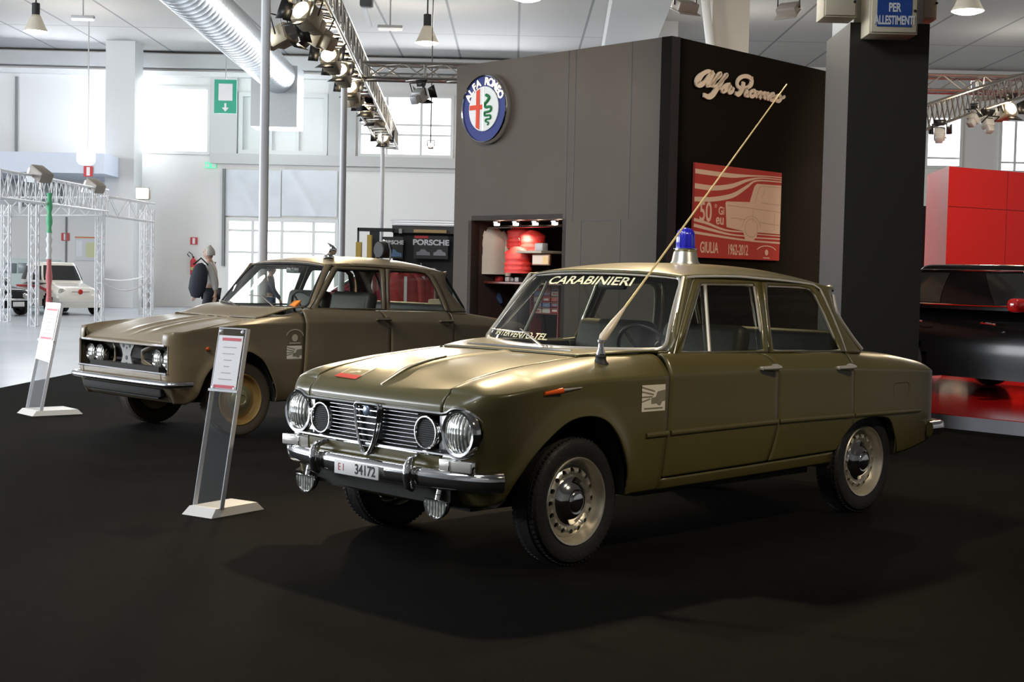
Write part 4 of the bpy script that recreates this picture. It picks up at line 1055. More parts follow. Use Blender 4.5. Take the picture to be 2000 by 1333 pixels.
# spotlights: (px, py, Y, aim, lit, kind)
def spot(px, py, Y, sc, yaw, pit, lit, lab, body=None, grp='spotlights on the long truss'):
    p = at(px, py, Y); t = thing('spotlight', lab, 'spotlight', p, group=grp)
    t.rotation_euler = (math.radians(pit), 0, math.radians(yaw))
    bm_ = body or mat('spot_beige_metal', (.52, .45, .32), .4, .4); m = MB()
    m.bev((0, .10 * sc, 0), (.20 * sc, .22 * sc, .20 * sc), .025 * sc); m.bev((0, .26 * sc, 0), (.14 * sc, .12 * sc, .14 * sc), .02 * sc); m.build('lamp_housing', bm_, t)
    m = MB(); m.lathe([(.0, .0), (.085 * sc, .0), (.095 * sc, -.015 * sc)], 20, T=Matrix.Rotation(math.radians(90), 4, 'X') @ Matrix.Translation((0, 0, .012 * sc)))
    m.build('lamp_lens', mat('spot_glow', (1, 1, 1), .4, emit=(1, .80, .50), es=30) if lit else mat('spot_dead_lens', (.25, .25, .25), .1, .5), t)
    m = MB()
    for k in (0, 1, 2, 3) if sc > .6 else ():
        a = k * math.pi / 2; m.add([(math.cos(a + .6) * .14 * sc, -.0, math.sin(a + .6) * .14 * sc), (math.cos(a - .6) * .14 * sc, 0, math.sin(a - .6) * .14 * sc), (math.cos(a - .5) * .24 * sc, -.07 * sc, math.sin(a - .5) * .24 * sc), (math.cos(a + .5) * .24 * sc, -.07 * sc, math.sin(a + .5) * .24 * sc)], [(0, 1, 2, 3)])
    if lit:
        l = lamp('SPOT', 'spotlight_beam', (0, -.03, 0), 260 * sc, WARM, .08, angle=70); l.parent = t; l.rotation_euler = (0, 0, 0)
        mw = t.matrix_basis; tg = mw.inverted() @ Vector((-1.2 + (Y % 3), 9.4, .6)); l.rotation_euler = (tg - Vector((0, -.03, 0))).to_track_quat('-Z', 'Y').to_euler()
    m.tube([(-.13 * sc, .1 * sc, 0), (-.13 * sc, .1 * sc, .22 * sc), (.13 * sc, .1 * sc, .22 * sc), (.13 * sc, .1 * sc, 0)], .010, 6); m.build('barn_door', BLK2, t, solid=.004)
    return t
for i, (px, py, Y, sc, yaw, pit, lit) in enumerate(((588, 20, 15.4, 1.15, -30, -25, 1), (568, 62, 15.9, 1.1, 60, -20, 0), (608, 62, 16.4, 1.1, -120, -30, 1), (642, 108, 18.2, 1.1, -10, -25, 1), (664, 137, 20, 1.1, -12, -25, 1), (684, 170, 22, 1.1, -10, -25, 1), (700, 192, 24, 1.1, 150, -20, 0), (714, 208, 25.5, 1.1, -10, -20, 1), (728, 228, 27.5, 1.1, -30, -20, 0), (748, 268, 31, 1.2, -5, -15, 1))):
    spot(px, py, Y, sc, yaw, pit, lit, 'spotlight number %s along the long truss, counted from the near end, %s' % (['one', 'two', 'three', 'four', 'five', 'six', 'seven', 'eight', 'nine', 'ten'][i], 'lit' if lit else 'unlit'))
spot(826, 182, 21.5, .9, 150, -30, 0, 'unlit spotlight hanging below the cross truss in front of the mullioned window', mat('spot_grey', (.5, .5, .5), .4, .3), 'spotlights on the cross truss')
spot(841, 284, 30, .55, 0, -10, 1, 'small lit spotlight against the lower edge of the mullioned window', None, 'spotlights on the cross truss')
spot(1974, 212, 20.5, 1.0, 20, -20, 1, 'lit spotlight under the curved truss at the right edge', None, 'spotlights on the curved truss')
SG = mat('spot_grey', (.5, .5, .5), .4, .3)
spot(1907, 222, 19.8, .7, 130, -50, 0, 'grey unlit spotlight under the curved truss, left of its pair', SG, 'spotlights on the curved truss'); spot(1925, 232, 19.8, .7, 200, -60, 0, 'grey unlit spotlight under the curved truss, right of its pair', SG, 'spotlights on the curved truss'); spot(1836, 256, 19, .7, 160, -40, 0, 'grey unlit spotlight in front of the right-hand window', SG, 'spotlights on the curved truss')
for nm_, (px, py, Y, zt) in (('a', (826, 172, 21.5, 4.15)), ('b', (841, 280, 30, ZC))):
    p = at(px, py, Y); m = MB(); m.tube([p, (p.x, p.y, max(zt, p.z + .1))], .012, 6); tag(m.build('hanging_cable', BLK2), {'a': 'short cable holding the unlit spotlight under the cross truss', 'b': 'long cable holding the small lit spotlight before the mullioned window'}[nm_], 'cable')
def flood(px, py, Y, w, yaw, tilt, lab):
    p = at(px, py, Y); t = thing('floodlight', lab, 'floodlight', p, rz=math.radians(yaw), group='floodlights hanging above the stand'); m = MB()
    Rr = Matrix.Rotation(math.radians(tilt), 3, 'X'); m.bev((0, 0, 0), (w, w * .62, w * .42), .03, rot=Rr); m.bev((0, -.02, -w * .24), (w * 1.08, w * .7, .03), .01, rot=Rr); m.build('lamp_housing', mat('floodlight_taupe', (.36, .32, .28), .45, .2), t)
    m = MB(); m.tube([(-w * .55, 0, 0), (-w * .55, 0, w * .5), (w * .55, 0, w * .5), (w * .55, 0, 0)], .018, 6); m.tube([(0, 0, w * .5), (0, 0, ZC - p.z)], .015, 6); m.build('lamp_bracket', BLK2, t)
flood(1338, 12, 26, .44, 30, 25, 'taupe floodlight hanging at the top edge between the two columns'); flood(1540, 18, 26, .40, -40, 40, 'taupe floodlight hanging at the top edge left of the beige boxes')
# ------------------------------------------------------------------ the stand: dark walls meeting in a corner
HS = 4.0
P1 = atz(893, 130, HS); P2 = atz(1313, 70, HS); P3 = atz(1618, 140, HS)
WL = Plane(P1, P2); WR = Plane(P2, P3)
CHAR = mat('stand_panel_lit', (.112, .096, .084), .7, noise=(1.5, (.102, .088, .077), .3, .7), spec=.12); CHAR2 = mat('stand_panel_shaded', (.011, .0095, .0078), .8, spec=.06)  # one wall paint, toned lighter on the lit wall and darker on the shaded
op = [WL.uv(921, 424), WL.uv(1099, 424)]; ou0, ou1, ov1 = op[0][0], op[1][0], 2.03; ov0 = .25
wl = MB(); T_ = .14
for (u0, u1, v0, v1) in ((0, ou0, 0, HS), (ou1, WL.len, 0, HS), (ou0, ou1, ov1, HS), (ou0, ou1, 0, ov0)):
    wl.box(((u0 + u1) / 2, (v0 + v1) / 2, -T_ / 2), (u1 - u0, v1 - v0, T_))
# slim vertical seams and a flush door are built as slightly proud battens
for px in (1107, 1121, 1230):
    u = WL.uv(px, 300)[0]; wl.box((u, HS / 2 + 1.0, .001), (.012, HS - 2.0, .003), 1)
a = WL.uv(1135, 431); b = WL.uv(1212, 431)
wl.box(((a[0] + b[0]) / 2, a[1], .001), (b[0] - a[0], .012, .003), 1)
for q in (a, b): wl.box((q[0], a[1] / 2, .001), (.012, a[1], .003), 1)
struct(wl.build('wall_stand_left', [CHAR, mat('panel_joint_dark', (.028, .027, .026), .6)], smooth=False, mtx=WL.mat()))
wr = MB(); wr.box((WR.len / 2 + .6, HS / 2, -T_ / 2), (WR.len + 1.2, HS, T_)); struct(wr.build('wall_stand_right', CHAR2, smooth=False, mtx=WR.mat()))
m = MB(); m.box((-.0, HS / 2, -2.2), (.14, HS, 4.2)); m.v = [(p[0] + .08, p[1], p[2]) for p in m.v]; struct(m.build('wall_stand_end', CHAR, smooth=False, mtx=WL.mat()))
# shop niche behind the opening
ND = 1.3; m = MB(); NI = mat('niche_dark', (.045, .028, .024), .6)
m.box(((ou0 + ou1) / 2, (ov0 + ov1) / 2, -ND), (ou1 - ou0 + .1, ov1 - ov0, .05)); m.box((ou0 - .03, (ov0 + ov1) / 2, -ND / 2), (.06, ov1 - ov0, ND)); m.box((ou1 + .03, (ov0 + ov1) / 2, -ND / 2), (.06, ov1 - ov0, ND)); m.box(((ou0 + ou1) / 2, ov1 + .03, -ND / 2), (ou1 - ou0, .06, ND)); m.box(((ou0 + ou1) / 2, ov0 - .03, -ND / 2), (ou1 - ou0, .06, ND))
struct(m.build('wall_niche', NI, smooth=False, mtx=WL.mat()))
def NM(u, v, w): return WL.mat(u, v, w)
uo = lambda px, w=0: WL.uv(px, 500, w)[0]
vo = lambda py, px=1000, w=0: WL.uv(px, py, w)[1]
m = MB(); m.tube([(ou0, ov1 - .07, -.25), (ou1, ov1 - .07, -.25)], .018, 8); m.v = [tuple(WL.mat() @ Vector(p)) for p in m.v]; tag(m.build('clothes_rail', CHROME), 'chrome clothes rail across the top of the shop niche', 'rail')
for k, px in enumerate((962, 999, 1037, 1075)):
    t = thing('niche_spotlight', 'small twin spotlight in the niche ceiling, %s from the left' % ['first', 'second', 'third', 'fourth'][k], 'spotlight', mtx=NM(uo(px), ov1 - .045, -.06), group='small spotlights along the niche top')
    m = MB(); m.bev((0, .02, 0), (.09, .03, .06), .008); m.build('lamp_housing', CHROME, t); m = MB(); m.bev((0, -.008, 0), (.07, .03, .045), .008); m.build('lamp_bulb', mat('niche_glow', (1, 1, 1), .5, emit=(1, .82, .6), es=7), t)
    l = lamp('SPOT', 'niche_light', (0, -.03, -.04), 9, (1, .82, .62), .03, angle=120); l.parent = t; l.rotation_euler = (math.radians(-90 - 15), 0, 0) if False else (math.radians(100), 0, 0)
def garment(px, py0, py1, w, w_, colm, name, lab, cat, kind='vest', rot=0):
    u = uo(px, w); v1 = vo(py0, px, w); v0 = vo(py1, px, w); t = thing(name, lab, cat, mtx=NM(u, 0, w) @ Matrix.Rotation(math.radians(rot), 4, 'Y')); h = v1 - v0
    m = MB(); P = []
    for q in lin(0, 1, 16):
        v = v1 - h * q; hw = (w_ * .28 if q < .05 else w_ * (.55 + .6 * min(1, (q - .05) * 7)) * (.92 if .4 < q < .6 else 1)) / 1.15 / 2 * 1.0
        dp = .05 + .05 * min(1, q * 3); row = []
        for a in lin(0, 2 * math.pi, 22):
            rr = 1 + (.05 * math.sin(10 * q * math.pi) if kind == 'vest' else .06 * math.sin(5 * a)); row.append((hw * math.cos(a) * rr, v, dp * math.sin(a) * rr))
        P.append(row)
    m.grid(P); m.build('garment_body', colm, t)
    if kind == 'jacket':
        for s in (-1, 1):
            m = MB(); m.tube([(s * w_ * .30, v1 - .06, 0), (s * w_ * .50, v1 - .16, 0), (s * w_ * .56, v0 + h * .1, .02), (s * w_ * .56, v0 - .02, .02)], [.05, .06, .05, .04], 10); m.build('sleeve', colm, t)
    m = MB(); m.tube([(0, v1 - .01, 0), (0, v1 + .05, 0), (.025, v1 + .08, 0), (0, v1 + .11, 0)], .005, 5); m.tube([(-w_ * .3, v1 - .05, 0), (0, v1, 0), (w_ * .3, v1 - .05, 0)], .008, 6); m.build('hanger', CHROME, t)
CW = mat('cloth_cream', (.72, .66, .58), .8, bump=(14, .5)); CR = mat('cloth_red', (.72, .03, .02), .6, bump=(16, .6)); CB = mat('cloth_black', (.02, .02, .022), .8)
garment(962, 444, 536, -.35, .36, CW, 'jacket', 'cream jacket with long sleeves hanging at the left of the shop niche', 'jacket', 'jacket', 62)
garment(948, 452, 520, -.55, .42, CB, 'jacket', 'black jacket hanging behind the cream jacket in the shop niche', 'jacket', 'jacket', 70)
garment(1015, 442, 486, -.50, .40, CR, 'padded_vest', 'bright red padded vest hanging behind the lower red vest', 'vest', 'vest', 10)
garment(1040, 450, 500, -.42, .34, CR, 'padded_vest', 'bright red padded vest at the right of the rail, beside the cap shelf', 'vest', 'vest', 20)
garment(1012, 482, 534, -.28, .46, CR, 'padded_vest', 'bright red padded vest hanging lowest, in front of the other two', 'vest', 'vest', 0)
u0, u1 = uo(1028, -.3), uo(1078, -.3); m = MB(); m.bev(((u0 + u1) / 2, vo(493, 1050, -.3), -.3), (u1 - u0, .035, .36), .006); m.v = [tuple(WL.mat() @ Vector(p)) for p in m.v]; tag(m.build('display_shelf', mat('shelf_edge', (.40, .34, .26), .4)), 'small shelf in the niche with a pale bag on top', 'shelf')
m = MB(); m.bev((uo(1057, -.3), (vo(475, 1058, -.3) + vo(491, 1058, -.3)) / 2, -.3), (uo(1066) - uo(1050), vo(475, 1058) - vo(491, 1058), .1), .015); m.v = [tuple(WL.mat() @ Vector(p)) for p in m.v]; tag(m.build('gift_bag', mat('bag_grey', (.42, .42, .44), .5)), 'pale grey bag standing on the niche shelf', 'bag')
t = thing('framed_picture', 'small framed picture in cream and orange under the niche shelf', 'picture', mtx=NM(uo(1058, -.2), vo(508, 1058, -.2), -.2)); w_, h_ = uo(1076) - uo(1041), vo(497, 1058) - vo(519, 1058)
m = MB(); m.bev((0, 0, 0), (w_, h_, .03), .006); m.build('picture_frame', mat('frame_brown', (.25, .10, .04), .4), t); m = MB(); m.box((0, 0, .017), (w_ - .03, h_ - .03, .004)); m.build('picture_print', mat('print_cream', (.75, .60, .48), .5), t); m = MB(); m.box((w_ * .28, 0, .02), (w_ * .3, h_ - .04, .004)); m.build('picture_band', mat('print_orange', (.8, .50, .18), .5), t)
for (px, py, lab) in ((940, 514, 'small square warm lamp glowing in the niche beside the cream sleeve'), (941, 558, 'small square warm lamp glowing low in the niche')):
    m = MB(); m.bev((uo(px, -.35), vo(py, px, -.35), -.35), (.075, .075, .05), .012); m.v = [tuple(WL.mat() @ Vector(p)) for p in m.v]; tag(m.build('square_lamp', mat('square_glow', (1, 1, 1), .5, emit=(1, .74, .4), es=5)), lab, 'lamp', 'square lamps in the niche')
m = MB(); m.bev(((ou0 + ou1) / 2, vo(553, 1000, -.45), -.45), (ou1 - ou0 - .05, .03, .5), .006); m.v = [tuple(WL.mat() @ Vector(p)) for p in m.v]; tag(m.build('display_shelf', mat('shelf_dark_red', (.12, .03, .02), .3)), 'dark glossy shelf along the lower niche', 'shelf')
for k, (px, c_, s_) in enumerate(((976, (.6, .05, .05), .07), (995, (.55, .5, .5), .06), (1005, (.4, .35, .35), .05), (1014, (.62, .6, .6), .06))):
    m = MB(); m.bev((uo(px, -.45), vo(553, 1000, -.45) + .015 + s_ * .5, -.45), (s_ * 1.3, s_, .08), .012); m.v = [tuple(WL.mat() @ Vector(p)) for p in m.v]; tag(m.build('model_car_box', mat('gift_%d' % k, c_, .4)), ['red box on the lower niche shelf, left end of the row', 'grey box second in the row on the lower niche shelf', 'darkest grey box third in the row on the lower niche shelf', 'palest box at the right end of the row on the lower niche shelf'][k], 'box', 'small boxes on the lower niche shelf')
RK = [(.62, .04, .04), (.78, .70, .66), (.20, .28, .62), (.70, .16, .12), (.82, .80, .80), (.45, .06, .06), (.30, .34, .52)]
k = 0
for r_ in range(5):
    for c_ in range(3):
        px_ = 1051 + c_ * 17; py_ = 558 + r_ * 11; w1_ = uo(px_ + 15, -.75) - uo(px_, -.75); h1_ = abs(vo(py_, px_, -.75) - vo(py_ + 9.5, px_, -.75))
        t = thing('model_box', '%s box in the %s row of the rack in the niche, %s column' % (['red', 'cream', 'blue', 'brick red', 'white', 'dark red', 'slate blue'][(k * 3) % 7], ['top', 'second', 'third', 'fourth', 'bottom'][r_], ['left', 'middle', 'right'][c_]), 'box', mtx=NM(uo(px_, -.75) + w1_ / 2, vo(py_ + 9.5, px_, -.75), -.75), group='boxes on the niche rack')
        m = MB(); m.bev((0, h1_ / 2, 0), (w1_, h1_, .12), .006); m.build('box_body', mat('rack_%d' % ((k * 3) % 7), RK[(k * 3) % 7], .45), t); m = MB(); m.box((0, h1_ * .45, .062), (w1_ * .6, h1_ * .4, .003)); m.build('box_label', mat('rack_%d' % ((k * 3 + 4) % 7), RK[(k * 3 + 4) % 7], .45), t); k += 1
m = MB()
for r_ in range(6): m.box(((uo(1048, -.75) + uo(1104, -.75)) / 2, vo(557 + r_ * 11, 1075, -.75) + (-.006 if r_ else .012), -.75), (uo(1104, -.75) - uo(1048, -.75), .008, .2))
for px_ in (1049, 1103): m.box((uo(px_, -.75), (vo(553, 1075, -.75) + ov0) / 2, -.75), (.012, vo(553, 1075, -.75) - ov0, .2))
m.v = [tuple(WL.mat() @ Vector(p)) for p in m.v]; tag(m.build('shelf_rack', mat('rack_red', (.35, .03, .03), .4)), 'red shelf rack full of small boxes in the niche, seen through the windscreen', 'rack')
l = lamp('SPOT', 'niche_light', (0, 0, 0), 40, (1, .85, .7), .03, angle=80); l.matrix_world = NM(uo(1075, -.75), ov1 - .1, -.15) @ Matrix.Rotation(math.radians(-90 + 30), 4, 'X') @ Matrix.Rotation(0, 4, 'Z')
m = MB(); m.tube([(uo(a_, -.5), vo(b_, 955, -.5), -.5) for a_, b_ in ((962, 575), (968, 562), (976, 580), (982, 592))], [.03, .05, .05, .02], 8); m.v = [tuple(WL.mat() @ Vector(p)) for p in m.v]; tag(m.build('scarf', mat('cloth_navy', (.03, .05, .14), .8)), 'dark blue scarf in the bottom of the niche', 'scarf')
# stand carpet: its straight edge runs behind the khaki car
cA = atz(0, 758, 0); cB = atz(150, 728, 0); dd = (cB - cA).normalized()
c0 = cA - dd * 14; c1 = cA + dd * 22
m = MB(); m.add([(c0.x, c0.y, 0), (c0.x, -6, 0), (14, -6, 0), (14, 13.4, 0), (c1.x, c1.y, 0)], [(0, 1, 2, 3, 4)]); m.v += [(p[0], p[1], -.0039) for p in m.v]; m.f += [(0, 4, 9, 5), (4, 3, 8, 9)]; m.m += [0, 0]
CARP = mat('black_carpet', (.0040, .0036, .0030), .9, noise=(7, (.0062, .0056, .0046), .3, .7), bump=(260, .6), spec=.06)
tag(m.build('stand_carpet', CARP, smooth=False), 'black carpet covering the floor of the car stand', 'carpet')
# ================================================================== signs and logos on the stand
BDm = Plane(P1, P2)
cu_, cv_ = WL.uv(956, 214); rb_ = (WL.uv(956, 146)[1] - WL.uv(956, 282)[1]) / 2
t = thing('round_badge', 'large round chrome badge sign with cross and serpent on the grey wall', 'sign', mtx=WL.mat(cu_, cv_, 0))
m = MB(); m.lathe([(rb_ * .90, 0), (rb_ * .99, .0), (rb_, .03), (rb_ * .995, .09), (rb_ * .96, .11), (rb_ * .93, .10), (rb_ * .93, .05)], 64, caps=False); m.build('badge_rim', CHROME, t)
m = MB(); m.lathe([(rb_ * .93, .06), (rb_ * .93, .085), (0, .085)], 64); m.build('badge_ring', mat('badge_navy', (.03, .045, .20), .6, spec=.2), t)
for r_ in (.62,):
    m = MB(); m.lathe([(rb_ * (r_ + .02), .085), (rb_ * (r_ + .02), .10), (rb_ * r_, .102), (0, .102)], 56); m.build('badge_field', mat('badge_white', (.72, .76, .76), .6, spec=.2), t)
m = MB(); R_ = rb_ * .62
m.prism([(-R_ * .50, -R_ * .84), (-R_ * .26, -R_ * .95), (-R_ * .26, R_ * .93), (-R_ * .50, R_ * .84)], .102, .108); m.prism([(-R_ * .97, R_ * -.02), (-R_ * .02, R_ * -.02), (-R_ * .02, R_ * .20), (-R_ * .96, R_ * .20)], .102, .107); m.build('badge_cross', mat('badge_red', (.70, .06, .02), .6, spec=.2), t, smooth=False)
m = MB(); m.box((0, 0, .104), (.008, 2 * R_ * .98, .006)); m.build('badge_divider', CHROME, t)
m = MB(); sp = spline([(.20, .62), (.42, .50), (.30, .34), (.14, .22), (.18, .06), (.52, .06), (.56, -.10), (.36, -.16), (.14, -.18), (.14, -.32), (.50, -.34), (.52, -.48), (.26, -.50), (.20, -.60), (.40, -.66), (.34, -.78)], 5)
m.tube([(x * R_, y * R_, .108) for x, y in sp], [.020 * (1 - .5 * i / len(sp)) for i in range(len(sp))], 8); m.build('badge_serpent', mat('badge_green', (.02, .20, .07), .6, spec=.2), t)
GOLD = mat('badge_gold', (.75, .60, .32), .25, .8)
for i, ch in enumerate('ALFA ROMEO'):
    if ch == ' ': continue
    a = math.radians(152 - i * 124 / 9); text(ch, rb_ * .30, GOLD, t, 'badge_letter', Matrix.Translation((rb_ * .775 * math.cos(a), rb_ * .775 * math.sin(a), .087)) @ Matrix.Rotation(a - math.pi / 2, 4, 'Z'), .004, bold=.004)
# script logo, strokes traced in the plane of the wall
def wp(zx, zy): return WR.uv(1340 + zx / 9.09, 120 + zy / 9.09)
t = thing('script_sign', 'cream script lettering sign high on the dark right-hand stand wall', 'sign', mtx=WR.mat())
LC = mat('logo_cream', (.88, .80, .72), .4)
unit = WR.uv(1441, 170)[0] - WR.uv(1440, 170)[0]
def stroke(mb, pts, ws_):
    q = spline([(*wp(*p), w_) for p, w_ in zip(pts, ws_)], 6); mb.ribbon([(a, b) for a, b, c in q], [c * unit / 9.09 * 1.15 for a, b, c in q], .03, .05)
let = {'A': [([(405, 215), (335, 180), (245, 225), (175, 300), (145, 375), (175, 415), (235, 405), (300, 330), (360, 235), (400, 190)], [34, 34, 40, 62, 72, 56, 44, 30, 30, 30]), ([(435, 195), (375, 300), (320, 410), (330, 455)], [40, 46, 44, 34])],
 'l': [([(330, 450), (400, 410), (480, 320), (560, 235), (530, 230), (460, 330), (400, 420), (400, 465)], [22, 24, 30, 34, 34, 42, 42, 30])],
 'f': [([(420, 455), (500, 420), (600, 330), (670, 250), (640, 260), (570, 370), (490, 490), (420, 590), (340, 635), (255, 600)], [22, 24, 28, 34, 36, 44, 48, 52, 46, 36]), ([(500, 480), (560, 480)], [24, 24])],
 'a': [([(725, 415), (660, 425), (600, 480), (590, 530), (640, 525), (700, 460), (735, 415)], [34, 34, 44, 44, 34, 28, 28]), ([(740, 420), (700, 500), (710, 555), (765, 540), (790, 470)], [38, 42, 38, 30, 26])],
 'R': [([(965, 370), (955, 450), (925, 530), (870, 590), (820, 570)], [44, 48, 46, 42, 34]), ([(925, 490), (865, 450), (855, 370), (900, 300), (980, 268), (1060, 285), (1108, 340), (1100, 410), (1050, 460), (985, 480)], [30, 34, 34, 36, 36, 40, 46, 44, 34, 28]), ([(1010, 470), (1020, 540), (1000, 600), (1050, 620)], [40, 44, 40, 28]), ([(1090, 300), (1130, 300)], [26, 22])],
 'o': [([(1140, 520), (1090, 550), (1080, 610), (1120, 630), (1165, 590), (1160, 530), (1130, 520)], [28, 34, 36, 32, 32, 34, 28])],
 'm': [([(1190, 545), (1205, 560), (1180, 650)], [26, 32, 34]), ([(1195, 600), (1250, 555), (1280, 570), (1250, 670)], [20, 28, 34, 34]), ([(1265, 615), (1325, 565), (1355, 585), (1330, 680)], [20, 28, 34, 34]), ([(1340, 630), (1385, 575), (1410, 590), (1390, 660), (1410, 690)], [20, 28, 32, 32, 24])],
 'e': [([(1440, 650), (1500, 600), (1490, 575), (1450, 610), (1440, 670), (1480, 700), (1530, 660)], [22, 24, 28, 34, 38, 30, 22])],
 'O': [([(1590, 605), (1540, 640), (1540, 690), (1590, 710), (1630, 660), (1610, 610), (1590, 605)], [28, 36, 38, 34, 34, 30, 26]), ([(1610, 640), (1660, 655), (1700, 625)], [20, 24, 22])]}
for k, sts in let.items():
    m = MB()
    for p, w_ in sts: stroke(m, p, w_)
    m.build('script_letter', LC, t, ang=50)
# red poster board
def pp(zx, zy): return WR.uv(1320 + zx / 3.03, 100 + zy / 3.03)
t = thing('poster_board', 'red anniversary poster board with a pale saloon drawing on the dark wall', 'poster', mtx=WR.mat())
c = [WR.uv(1351, 318), WR.uv(1520, 338), WR.uv(1517, 514), WR.uv(1349, 498)]
u0, u1 = c[0][0], c[1][0]; v1_ = (c[0][1] + c[1][1]) / 2; v0_ = (c[2][1] + c[3][1]) / 2
m = MB(); m.prism([(u0, v0_), (u1, v0_), (u1, v1_), (u0, v1_)], .02, .05); m.build('poster_panel', mat('poster_red', (.50, .045, .035), .5, noise=(1.2, (.46, .05, .04), .3, .7)), t, smooth=False)
PC = mat('poster_cream', (.78, .60, .50), .5)
def clampu(q): return (min(max(q[0], u0 + .004), u1 - .004), q[1])
PU, PV = u1 - u0, v1_ - v0_
def pf(a, b): return (u0 + PU * a, v1_ - PV * b)       # 0..1 across, 0..1 down
m = MB()
stripes = [([(0, .09), (.2, .095), (.42, .095), (.62, .075), (.8, .06), (1, .055)], [.050, .05, .045, .02, .012, .010]), ([(0, .245), (.2, .25), (.40, .21), (.58, .13), (.75, .085), (1, .08)], [.055, .055, .05, .03, .014, .010]), ([(0, .385), (.2, .37), (.42, .31), (.58, .20), (.70, .12), (1, .105)], [.05, .05, .05, .035, .018, .012]),
 ([(0, .60), (.14, .63), (.34, .69), (.58, .70)], [.035, .03, .022, .014]), ([(0, .66), (.2, .70), (.4, .735), (.62, .745)], [.035, .03, .02, .012]), ([(0, .735), (.3, .765), (.62, .79), (1, .80)], [.03, .025, .02, .020]), ([(.70, .755), (1, .755)], [.014, .016]), ([(.72, .715), (1, .72)], [.010, .014])]
for p, w_ in stripes:
    q = spline([(*pf(*a), b * PV) for a, b in zip(p, w_)], 5); m.ribbon([(a, b) for a, b, c_ in q], [c_ for a, b, c_ in q], .050, .053)
m.build('poster_stripes', PC, t, smooth=False)
m = MB(); carp = [(.34, .40), (.35, .38), (.62, .365), (.67, .19), (.70, .155), (1 - .006, .145), (1 - .006, .70), (.72, .695), (.71, .75), (.66, .80), (.58, .79), (.55, .69), (.36, .66)]
m.prism([pf(*p) for p in carp], .052, .056); m.build('poster_drawing', PC, t, smooth=False)
m = MB(); LG = mat('poster_line', (.50, .38, .30), .6)
for ln in ([(.36, .42), (.6, .43), (.99, .45)], [(.68, .36), (.72, .20), (.75, .175), (.99, .17)], [(.76, .36), (.99, .37)], [(.66, .44), (.66, .58)], [(.92, .46), (.92, .66)], [(.40, .56), (.45, .55), (.57, .565)], [(.73, .58), (.99, .60)], [(.76, .30), (.79, .2)]):
    m.ribbon([pf(*p) for p in ln], .006, .056, .0575)
m.ribbon([pf(.645 + .075 * math.cos(a), .65 + .10 * math.sin(a)) for a in lin(0, 6.28, 28)], .006, .056, .0575); m.ribbon([pf(.645 + .11 * math.cos(a), .66 + .14 * math.sin(a)) for a in lin(3.3, 6.1, 20)], .006, .056, .0575)
m.build('poster_outline', LG, t, smooth=False)
def ptxt(s, a, b, size, **k): q = pf(a, b); return text(s, size * PV, PC, t, 'poster_lettering', Matrix.Translation((q[0], q[1], .0505)), .001, **k)
ptxt('GIULIA', .175, .895, .165, sx=.66, bold=.003, align='CENTER'); ptxt('1962-2012', .50, .905, .160, sx=.58, bold=.003)
ptxt('50', .125, .52, .29, sx=.8, bold=.005); ptxt('\u00b0', .235, .48, .14); ptxt('Gi', .30, .49, .12, bold=.003); ptxt('eu', .285, .585, .16, bold=.003)
m = MB(); q = pf(.84, .905); m.ribbon([(q[0] + .13 * PU * math.cos(a), q[1] - .02 * PV + .085 * PV * math.sin(a)) for a in lin(.5, 2.64, 14)], .012, .05, .052); m.lathe([(.035, .05), (.035, .053), (0, .053)], 20, T=Matrix.Translation((q[0], q[1] - .01, 0))); m.box((q[0], q[1] - .075, .0515), (.14, .012, .002)); m.build('club_emblem', PC, t, smooth=False)
# ------------------------------------------------------------------ black column with switch boxes
CY = 12.9
pc = [at(1660, 300, CY), at(1806, 300, CY)]; xl_ = at(1656, 200, CY).x; xr_ = at(1811, 200, CY).x; dp = 1.05
xb_ = at(1611, 200, CY + dp).x
m = MB(); zt_ = at(1690, 44, CY).z
qs = [(xl_, CY), (xr_, CY), (xr_ + .06, CY + dp), (xb_, CY + dp)]
m.prism(qs, 0, zt_); m.m = [1 if i == 5 else 0 for i in range(len(m.f))]; struct(m.build('trim_30', [mat('column_black', (.030, .027, .022), .55), mat('column_side_lit', (.105, .098, .094), .5)], smooth=False))  # left face coloured lighter for the window daylight falling on it
m = MB(); m.prism([(xl_ + .04, CY + .05), (xr_ - .05, CY + .05), (xr_ - .02, CY + dp), (xb_ + .05, CY + dp)], zt_, ZC); struct(m.build('trim_31', mat('column_cream', (.66, .66, .62), .6), smooth=False))
def cabinet(px0, px1, py0, py1, Y, dpt, lab, sign=False):
    a = at(px0, py1, Y); b = at(px1, py0, Y); t = thing('switch_cabinet', lab, 'cabinet', ((a.x + b.x) / 2, Y, (a.z + b.z) / 2)); w_, h_ = b.x - a.x, b.z - a.z
    m = MB(); m.bev((0, dpt / 2, 0), (w_, dpt, h_), .008); m.build('cabinet_body', mat('cabinet_beige', (.62, .55, .40), .5), t)
    m = MB(); m.bev((0, -.008, 0), (w_ - .03, .02, h_ - .03), .006); m.build('cabinet_door', mat('cabinet_beige_door', (.66, .58, .42), .45), t)
    m = MB(); m.lathe([(.012, 0), (.012, .01), (0, .012)], 12, T=Matrix.Translation((w_ * .42, -.018, -h_ * .18)) @ Matrix.Rotation(math.radians(90), 4, 'X')); m.build('lock', BLACK, t)
    return t, w_, h_
cabinet(1608, 1676, -60, 33, CY - .25, .30, 'beige switch cabinet high on the left corner of the black column')
t, w_, h_ = cabinet(1697, 1797, -75, 66, CY - .30, .32, 'beige switch cabinet with a blue sign on the front of the black column')
cabinet(1799, 1833, -60, 38, CY + .15, .4, 'beige switch cabinet on the right side of the black column')
a = at(1713, 51, CY - .33); b = at(1784, -45, CY - .33); tt = thing('blue_sign', 'blue sign with white capitals on the front cabinet', 'sign', ((a.x + b.x) / 2, CY - .322, (a.z + b.z) / 2))
